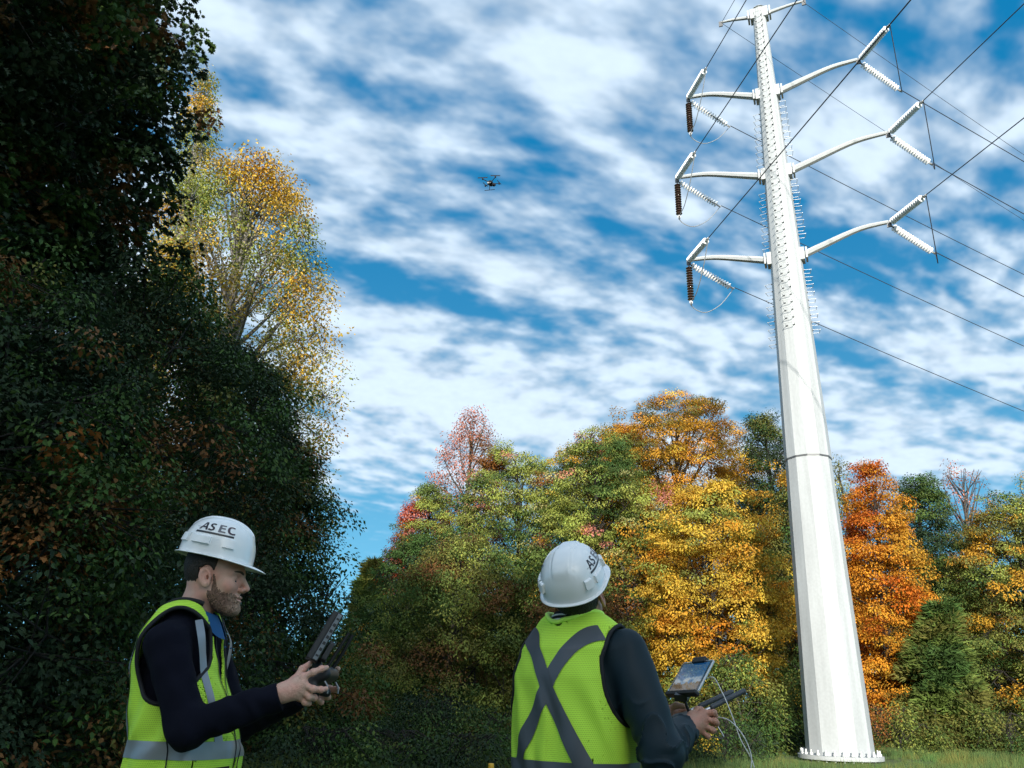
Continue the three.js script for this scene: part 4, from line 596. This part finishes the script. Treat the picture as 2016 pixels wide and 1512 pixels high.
// ---- man in profile, looking down at his controller
const A = { at: [-1.02, 0, -2.85] };
man({
  ...A, turn: 0.0, label: 'bearded man in profile, white hard hat and lime vest, looking down at a controller', tint: skinTint(0.6, 0.38, 0.29, 1),
  T: [[0.9, 0.142, 0.155, 0.005], [1.02, 0.145, 0.155, 0.01], [1.14, 0.14, 0.157, 0.008], [1.25, 0.125, 0.16, -0.02], [1.38, 0.112, 0.16, -0.05], [1.47, 0.095, 0.145, -0.056], [1.545, 0.058, 0.1, -0.05]],
  neck: [-0.045, 1.555], head: { at: [-0.012, 1.597, 0], yaw: 0.0, pitch: 0.0, roll: 0 }, hat: { at: [0.02, 0.142, 0], tilt: -0.17 },
  armR: [[-0.035, 1.445, 0.185], [0.082, 1.205, 0.225], [0.338, 1.302, 0.192]], armL: [[-0.03, 1.445, -0.185], [0.09, 1.2, -0.23], [0.335, 1.305, -0.085]], sl: [0.066, 0.054, 0.043],
  handR: { elbow: [0.15, 1.23, 0.21], wrist: [0.345, 1.312, 0.188], thumb: [[0.372, 1.348, 0.165], [0.388, 1.382, 0.15], [0.404, 1.4, 0.128]], index: [[0.398, 1.358, 0.182], [0.43, 1.374, 0.182], [0.452, 1.385, 0.168], [0.463, 1.389, 0.148]], middle: [[0.404, 1.338, 0.186], [0.436, 1.325, 0.188], [0.456, 1.324, 0.17], [0.467, 1.327, 0.15]], ring: [[0.4, 1.32, 0.184], [0.426, 1.302, 0.18], [0.436, 1.3, 0.158], [0.434, 1.306, 0.138]], pinky: [[0.392, 1.304, 0.178], [0.412, 1.286, 0.17], [0.418, 1.284, 0.15], [0.414, 1.291, 0.134]] },
  handL: { elbow: [0.15, 1.23, -0.13], wrist: [0.345, 1.315, -0.08], thumb: [[0.372, 1.35, -0.055], [0.388, 1.382, -0.04], [0.404, 1.398, -0.02]], index: [[0.398, 1.36, -0.072], [0.43, 1.376, -0.072], [0.452, 1.387, -0.06], [0.463, 1.391, -0.04]], middle: [[0.404, 1.34, -0.076], [0.436, 1.327, -0.078], [0.456, 1.326, -0.06], [0.467, 1.329, -0.04]], ring: [[0.4, 1.322, -0.074], [0.426, 1.304, -0.07], [0.436, 1.302, -0.05], [0.434, 1.308, -0.03]], pinky: [[0.392, 1.306, -0.068], [0.412, 1.288, -0.06], [0.418, 1.286, -0.04], [0.414, 1.293, -0.025]] },
  neckTrim: M.binding, beard: true, brow: mat([0.07, 0.045, 0.03], 0.8), topName: 'sweater', topMat: M.sweater, fold: (x, y, z) => 0.004 * N3(x * 14, y * 9, z * 14) + 0.0025 * Math.sin((x * 0.9 + y * 0.5) * 70 + 3 * N3(x * 8, y * 8, z * 8)) * smoothstep(x, 0.0, 0.12),
  hole: [[-0.025, 1.415], [0.098, 0.145]], vestLow: 0.98, vestFold: (x, y, z) => 0.005 * N3(x * 8, y * 4, z * 8 + 5) + 0.0048 * Math.sin((x * 1.2 - y * 0.55 + z * 0.6) * 48 + 2 * N3(x * 6, y * 4, z * 6)) * smoothstep(1.42 - y, 0, 0.15),
  vest: (x, y, z) => (x > -0.02 && Math.abs(z) < 0.012 + Math.max(0, y - 1.36) * 0.34 ? 0.004 : -9),
  dress: ({ t, vest, vestSkin, cen, neckAt }) => {
    ribbon(vestSkin, (k) => [lerp(-3.3, 3.3, k), 1.142], 0.05, 'reflective_band', M.tape, vest, 0.0025, cen);
    for (const s of [1, -1]) {
      ribbon(vestSkin, (k) => [s * lerp(0.62, 0.98, Math.pow(k, 1.6)), lerp(1.165, 1.525, k)], 0.032, 'reflective_strap', M.tape, vest, 0.003, cen);
      ribbon(vestSkin, (k) => [s * lerp(2.62, 2.2, Math.pow(k, 1.3)), lerp(1.165, 1.52, k)], 0.032, 'reflective_strap', M.tape, vest, 0.003, cen);
      ribbon(vestSkin, (k) => [s * (0.12 + 0.55 * Math.max(0, k - 0.62)), lerp(1.0, 1.5, k)], 0.01, 'front_binding', M.binding, vest, 0.003, cen);
    }
    ribbon(vestSkin, (k) => [lerp(0.35, 1.75, k), 1.092 - 0.012 * k], 0.009, 'pocket_binding', M.binding, vest, 0.0035, cen);
    ribbon(vestSkin, (k) => [1.5, lerp(1.0, 1.17, k)], 0.004, 'side_seam', M.binding, vest, 0.0045, cen);
    // blue shirt collar
    const pos = [], idx = [], n = 48; for (let i = 0; i <= n; i++) { const a = lerp(-Math.PI, Math.PI, i / n), f = Math.cos(a), front = smoothstep(f, -0.3, 1), cx = -0.03 + 0.012 * front; for (let j = 0; j <= 5; j++) { const k = j / 5, r = lerp(0.064, 0.078 + 0.004 * front, k), y = lerp(1.6 - 0.05 * front, 1.572 - 0.1 * Math.pow(front, 1.5), k) + 0.006 * Math.sin(k * 3.1); pos.push(cx + f * r * 1.05 + 0.02 * front * k, y, Math.sin(a) * r); } }
    for (let i = 0; i < n; i++) if (i !== n / 2 && i !== n / 2 - 1) for (let j = 0; j < 5; j++) { const a = i * 6 + j, b = a + 6; idx.push(a, a + 1, b, b, a + 1, b + 1); }
    M.shirt.side = THREE.DoubleSide; const col = mesh('shirt_collar', geo(pos, idx), M.shirt, t); col.geometry.setAttribute('uv', new THREE.Float32BufferAttribute(pos.filter((_, i) => i % 3 !== 2).map((v) => v), 2));
    for (const s of [1, -1]) mesh('collar_button', new THREE.SphereGeometry(0.0035, 8, 6).translate(0.098, 1.447, s * 0.03), M.shirt, t);
  },
});
// ---- man seen from behind, looking up
const B = { at: [0.24, 0, -2.95] }, GB = 52 * R, bl = (x, y, z) => { const dx = x - 0.24, dz = z + 2.95; return [dx * Math.cos(GB) - dz * Math.sin(GB), y, dx * Math.sin(GB) + dz * Math.cos(GB)]; };
man({
  ...B, turn: GB, label: 'man seen from behind, white hard hat, lime vest with grey X, looking up', tint: skinTint(0.44, 0.25, 0.175, 1),
  T: [[0.9, 0.14, 0.18, 0.0], [1.02, 0.142, 0.182, 0.0], [1.14, 0.142, 0.186, 0.0], [1.25, 0.14, 0.194, 0.0], [1.38, 0.132, 0.198, -0.004], [1.47, 0.11, 0.165, -0.01], [1.55, 0.065, 0.1, -0.006]],
  neck: [0.0, 1.572], head: { at: [0.022, 1.57, 0.023], yaw: 17 * R, pitch: 44 * R, roll: -0.06 }, hat: { at: [0.02, 0.142, 0], tilt: -0.1 },
  armR: [[0.0, 1.462, 0.2], bl(0.49, 1.165, -2.735), bl(0.606, 1.228, -2.955)], armL: [[0.04, 1.455, -0.165], bl(0.3, 1.18, -3.28), bl(0.55, 1.245, -3.2)], sl: [0.075, 0.067, 0.047],
  handR: { elbow: bl(0.52, 1.18, -2.79), wrist: bl(0.622, 1.237, -2.972), thumb: [bl(0.648, 1.272, -3.01), bl(0.672, 1.291, -3.03), bl(0.69, 1.295, -3.05)], index: [bl(0.684, 1.283, -3.005), bl(0.722, 1.284, -3.0), bl(0.731, 1.274, -3.025), bl(0.722, 1.268, -3.045)], middle: [bl(0.685, 1.264, -3.0), bl(0.724, 1.256, -2.998), bl(0.734, 1.25, -3.022), bl(0.724, 1.248, -3.045)], ring: [bl(0.678, 1.245, -2.998), bl(0.714, 1.229, -3.0), bl(0.723, 1.226, -3.024), bl(0.712, 1.228, -3.045)], pinky: [bl(0.668, 1.228, -2.998), bl(0.697, 1.209, -3.004), bl(0.704, 1.208, -3.026), bl(0.695, 1.212, -3.042)] },
  handL: { elbow: bl(0.42, 1.21, -3.25), wrist: bl(0.56, 1.25, -3.2), thumb: [bl(0.6, 1.286, -3.185), bl(0.628, 1.303, -3.17), bl(0.652, 1.3, -3.155)], index: [bl(0.625, 1.285, -3.21), bl(0.66, 1.29, -3.215), bl(0.68, 1.283, -3.195), bl(0.682, 1.276, -3.175)], middle: [bl(0.628, 1.268, -3.215), bl(0.663, 1.262, -3.22), bl(0.682, 1.256, -3.2), bl(0.68, 1.253, -3.178)], ring: [bl(0.622, 1.252, -3.215), bl(0.652, 1.236, -3.217), bl(0.668, 1.232, -3.198), bl(0.662, 1.234, -3.178)], pinky: [bl(0.612, 1.238, -3.21), bl(0.636, 1.22, -3.21), bl(0.648, 1.218, -3.192), bl(0.642, 1.221, -3.176)] },
  neckHole: 0.096, neckTrim: M.limeTrim, hair: mat([0.012, 0.01, 0.009], 0.7), topName: 'bomber_jacket', topMat: M.bomber,
  fold: (x, y, z) => { const low = smoothstep(1.36 - y, 0, 0.14), n = N3(x * 7, y * 7, z * 7); const r = 1 - Math.abs(Math.sin(y * 30 + x * 20 - z * 12 + 2.6 * n)); return 0.005 * n + 0.004 * low - 0.011 * low * r * r; },
  hole: [[0.0, 1.395], [0.108, 0.155]], vestLow: 0.96, vestFold: (x, y, z) => 0.004 * N3(x * 7, y * 4, z * 9 + 2) + 0.0048 * Math.sin((z * 1.3 + y * 0.4) * 50 + 2 * N3(x * 5, y * 3, z * 5)) * smoothstep(1.46 - y, 0, 0.2),
  vest: (x, y, z) => (x > 0 && Math.abs(z) < 0.012 + Math.max(0, y - 1.36) * 0.34 ? 0.004 : -9),
  dress: ({ t, vest, vestSkin, cen, neckAt }) => {
    ribbon(vestSkin, (k) => [lerp(-3.3, 3.3, k), 1.105], 0.052, 'reflective_band', M.shadedTape, vest, 0.0025, cen);
    for (const s of [1, -1]) {
      ribbon(vestSkin, (k) => { const q = 2 * k - 1; return q > 0 ? [Math.PI + s * 1.16 * Math.pow(q, 1.25), 1.348 + 0.175 * (1 - Math.pow(1 - q, 1.7))] : [Math.PI - s * 0.74 * Math.pow(-q, 0.95), 1.348 + 0.228 * q]; }, 0.05, 'reflective_cross', M.shadedTape, vest, 0.003 + (s > 0 ? 0.0015 : 0), cen);
      ribbon(vestSkin, (k) => [s * lerp(0.62, 0.98, Math.pow(k, 1.6)), lerp(1.12, 1.525, k)], 0.045, 'reflective_strap', M.tape, vest, 0.003, cen);
    }
    const ring = (y0, h, r0, r1, name, m, drop) => { const pos = [], idx = [], uv = [], n = 56; for (let i = 0; i <= n; i++) { const a = (i / n) * 6.28319; for (let j = 0; j <= 6; j++) { const k = j / 6, r = lerp(r0, r1, k) + 0.003 * Math.sin(k * Math.PI); pos.push(neckAt[0] + Math.cos(a) * r * 1.05, y0 + h * k - drop * (1 + Math.cos(a)) * 0.5, Math.sin(a) * r); uv.push(a * 0.07, k * h); } } for (let i = 0; i < n; i++) for (let j = 0; j < 6; j++) { const a = i * 7 + j, b = a + 7; idx.push(a, a + 1, b, b, a + 1, b + 1); } m.side = THREE.DoubleSide; return mesh(name, geo(pos, idx, null, uv), m, t); };
    ring(1.54, 0.06, 0.09, 0.072, 'knit_collar', M.knit, 0.05); ring(1.566, 0.007, 0.0875, 0.0855, 'collar_stripe', M.white, 0.05); ring(1.583, 0.006, 0.0825, 0.0805, 'collar_stripe', M.white, 0.05);
    edging([[-0.06, 1.44, 0.235], [-0.03, 1.36, 0.262], [0.01, 1.3, 0.266]], 0.003, 'sleeve_seam', M.bomber, t);
  },
});
// ---- the controllers
const box = (w, h, d, r = 0.006) => { const s = new THREE.Shape(), a = w / 2 - r, b = h / 2 - r; s.absarc(a, b, r, 0, Math.PI / 2); s.absarc(-a, b, r, Math.PI / 2, Math.PI); s.absarc(-a, -b, r, Math.PI, Math.PI * 1.5); s.absarc(a, -b, r, Math.PI * 1.5, Math.PI * 2); return new THREE.ExtrudeGeometry(s, { depth: d - 0.004, bevelEnabled: true, bevelSize: 0.002, bevelThickness: 0.002, bevelSegments: 2, curveSegments: 5 }).translate(0, 0, -d / 2 + 0.002); };
{ // held by the bearded man: monitor with hood, seen from its side
  const O = V(A.at[0] + 0.425, 1.355, A.at[2] + 0.055), t = thing('drone_controller', 'black drone controller with hooded monitor and two antennas in the hands of the bearded man', 'controller', O);
  const bodyG = net((x, y, z) => { const c = Math.cos(0.5), s = Math.sin(0.5), u = x * c + y * s, v = -x * s + y * c; let d = smax(smax(Math.abs(u) - 0.052, Math.abs(v) - 0.019, 0.02), Math.abs(z) - 0.085, 0.02); d = smin(d, cap(u, v, Math.abs(z), [-0.035, -0.012, 0.072], [-0.01, -0.04, 0.08], 0.018, 0.014), 0.02); return d; }, [-0.1, -0.09, -0.12], [0.1, 0.08, 0.12], 0.005);
  mesh('housing', bodyG, M.plastic, t);
  for (const z of [-0.055, 0.055]) { const s = mesh('control_stick', rod(V(-0.018, 0.01, z), V(-0.034, 0.036, z), 0.004), M.metal, t); mesh('stick_cap', moved(new THREE.CylinderGeometry(0.009, 0.009, 0.005, 14), -0.034, 0.036, z, 0, 0, 0.5), M.grey, s); }
  for (const z of [0.086, -0.086]) mesh('handle_rail', tube([V(0.034, -0.006, z), V(0.044, -0.022, z), V(0.046, -0.042, z)], 0.0035, 0.0035, 8, 10), M.rail, t);
  for (const [z, dx] of [[0.062, 0], [-0.03, -0.004]]) { const p = mesh('antenna', tube([V(0.032, 0.035, z), V(0.058, 0.08, z), V(0.092 + dx, 0.142, z)], 0.0065, 0.0055, 10, 12), M.plastic, t); mesh('antenna_joint', new THREE.SphereGeometry(0.009, 12, 8).translate(0.03, 0.032, z), M.grey, p); }
  const mon = new THREE.Group(); const up = V(0.43, 0.9, 0).normalize(), back = V(0.9, -0.43, 0); mon.matrixAutoUpdate = true;
  const mm = new THREE.Matrix4().makeRotationY(0.26).multiply(new THREE.Matrix4().makeBasis(V(0, 0, 1), up, V(-0.9, 0.43, 0).normalize())).setPosition(0.008, 0.125, 0.01), put = (g) => g.applyMatrix4(mm);
  const m = mesh('monitor', put(box(0.19, 0.16, 0.02)), M.plastic, t);
  mesh('side_plate', put(moved(box(0.003, 0.15, 0.014, 0.001), 0.0985, 0, 0)), mat([0.16, 0.18, 0.2], 0.45), m);
  for (let i = 0; i < 7; i++) mesh('port', put(moved(new THREE.BoxGeometry(0.003, i % 6 ? 0.0095 : 0.006, 0.0095), 0.1015, -0.062 + i * 0.0205, 0)), M.plastic, m);
  mesh('battery_pack', put(moved(box(0.1, 0.06, 0.018), 0.03, -0.035, -0.024)), M.plastic, m);
  mesh('hood_side', put(moved(box(0.003, 0.158, 0.016, 0.001), -0.091, 0, 0.017)), M.plastic, m); mesh('hood_side', put(moved(box(0.003, 0.158, 0.016, 0.001), 0.091, 0, 0.017)), M.plastic, m); mesh('hood_top', put(moved(box(0.18, 0.003, 0.016, 0.001), 0, 0.077, 0.017)), M.plastic, m);
  mesh('screen', put(moved(new THREE.PlaneGeometry(0.165, 0.135), 0, 0, 0.0112)), M.glass, m);
  mesh('mount_arm', rod(V(0.0, 0.018, 0.01), V(-0.025, 0.062, 0.01), 0.014), M.plastic, t); mesh('mount_arm', rod(V(0.0, 0.018, -0.01), V(-0.02, 0.06, -0.01), 0.014), M.plastic, t);
}
{ // held by the other man: tablet on a bracket, two thick antennas, a white cable
  const O = V(0.66, 1.262, -3.09), t = thing('drone_controller', 'grey drone controller with two thick antennas held low by the man looking up', 'controller', O), w = (x, y, z) => V(x, y, z).sub(O);
  mesh('housing', net((x, y, z) => { const c = Math.cos(1.15), s = Math.sin(1.15), u = x * c + z * s, v = -x * s + z * c; let d = smax(smax(Math.abs(u) - 0.075, Math.abs(y + 0.2 * v) - 0.018, 0.02), Math.abs(v) - 0.045, 0.025); return d; }, [-0.11, -0.06, -0.11], [0.11, 0.06, 0.11], 0.005), mat([0.09, 0.1, 0.11], 0.5), t);
  for (const [a, b] of [[w(0.716, 1.298, -3.03), w(0.851, 1.36, -3.05)], [w(0.695, 1.3, -3.12), w(0.834, 1.357, -3.15)]]) { const d = b.clone().sub(a).normalize(), an = mesh('antenna', new THREE.CapsuleGeometry(0.0088, a.distanceTo(b) - 0.018, 6, 14).applyQuaternion(new THREE.Quaternion().setFromUnitVectors(V(0, 1, 0), d)).translate(...a.clone().lerp(b, 0.5).toArray()), M.antenna, t); mesh('antenna_joint', rod(a.clone().addScaledVector(d, -0.03), a, 0.005), M.metal, an); }
  mesh('wire_stand', tube([w(0.735, 1.24, -3.01), w(0.75, 1.205, -3.0), w(0.715, 1.207, -3.03)], 0.0022, 0.0022, 6, 10), M.metal, t);
  mesh('tablet_bracket', mergeGeometries([rod(w(0.66, 1.275, -3.1), w(0.637, 1.337, -3.09), 0.0055), moved(new THREE.BoxGeometry(0.05, 0.022, 0.045), ...w(0.634, 1.336, -3.09).toArray(), 0, 1.15, 0.35)]), M.plastic, t);
  // tablet
  const r = V(0.068, 0, 0.172).normalize(), up = V(0.072, 0.107, -0.035).normalize(), n = r.clone().cross(up).normalize().multiplyScalar(1), W = 0.185, Hh = 0.134, c = V(0.6, 1.345, -3.17).addScaledVector(r, W / 2).addScaledVector(up, Hh / 2);
  if (n.x > 0) n.negate();
  const tb = thing('tablet', 'tablet with a painted sky reflection, clipped above the controller of the man looking up', 'tablet', c), rx = up.clone().cross(n), mm = new THREE.Matrix4().makeBasis(rx, up, n), put = (g) => g.applyMatrix4(mm);
  mesh('case', put(box(W, Hh, 0.008, 0.009)), mat([0.55, 0.56, 0.58], 0.4, { metalness: 0.5 }), tb);
  const paintedReflection = texture(256, 192, (u, v) => { const k = N2(u * 2.2, v * 3.5) * 0.45 + 0.16 * N2(u * 6, v * 9), hgt = v + 0.06 * N2(u * 7, 2); if (hgt < 0.26) { const g = N2(u * 26, v * 26); return [0.45 + 0.2 * g, 0.34 + 0.16 * g, 0.14 + 0.08 * g]; } const cl = smoothstep(k + 0.9 - hgt * 1.3, 0.05, 0.75); return [lerp(0.1, 0.72, cl), lerp(0.36, 0.76, cl), lerp(0.6, 0.8, cl)]; });  // reflection of sky, clouds and trees painted in, glowing on the screen
  const sc = mat([0.02, 0.02, 0.02], 0.08, { emissive: rgb(0.3, 0.3, 0.3), emissiveMap: paintedReflection, clearcoat: 1, clearcoatRoughness: 0.02 });
  mesh('bezel', put(moved(new THREE.PlaneGeometry(W - 0.006, Hh - 0.006), 0, 0, 0.0043)), M.glass, tb); mesh('screen', put(moved(new THREE.PlaneGeometry(W - 0.022, Hh - 0.016), 0, 0, 0.0048)), sc, tb);
  mesh('clip', put(moved(box(0.07, 0.02, 0.022, 0.004), 0.012, Hh / 2 + 0.001, 0.002)), M.plastic, tb); mesh('cradle', put(moved(box(W * 0.96, 0.012, 0.022, 0.004), 0, -Hh / 2 - 0.003, 0.0)), M.plastic, tb);
  const cab = mesh('usb_cable', tube([w(0.715, 1.395, -3.05), w(0.735, 1.4, -3.04), w(0.762, 1.345, -3.02), w(0.782, 1.28, -3.0), w(0.803, 1.2, -2.98), w(0.832, 1.14, -2.97), w(0.838, 1.1, -2.97), w(0.825, 1.075, -2.97), w(0.822, 1.1, -2.965), w(0.83, 1.15, -2.965), w(0.81, 1.215, -2.975), w(0.77, 1.262, -3.0), w(0.735, 1.27, -3.03)], 0.0019, 0.0019, 6, 90), mat([0.7, 0.7, 0.7], 0.5), t);
}

renderer.render(scene, camera);
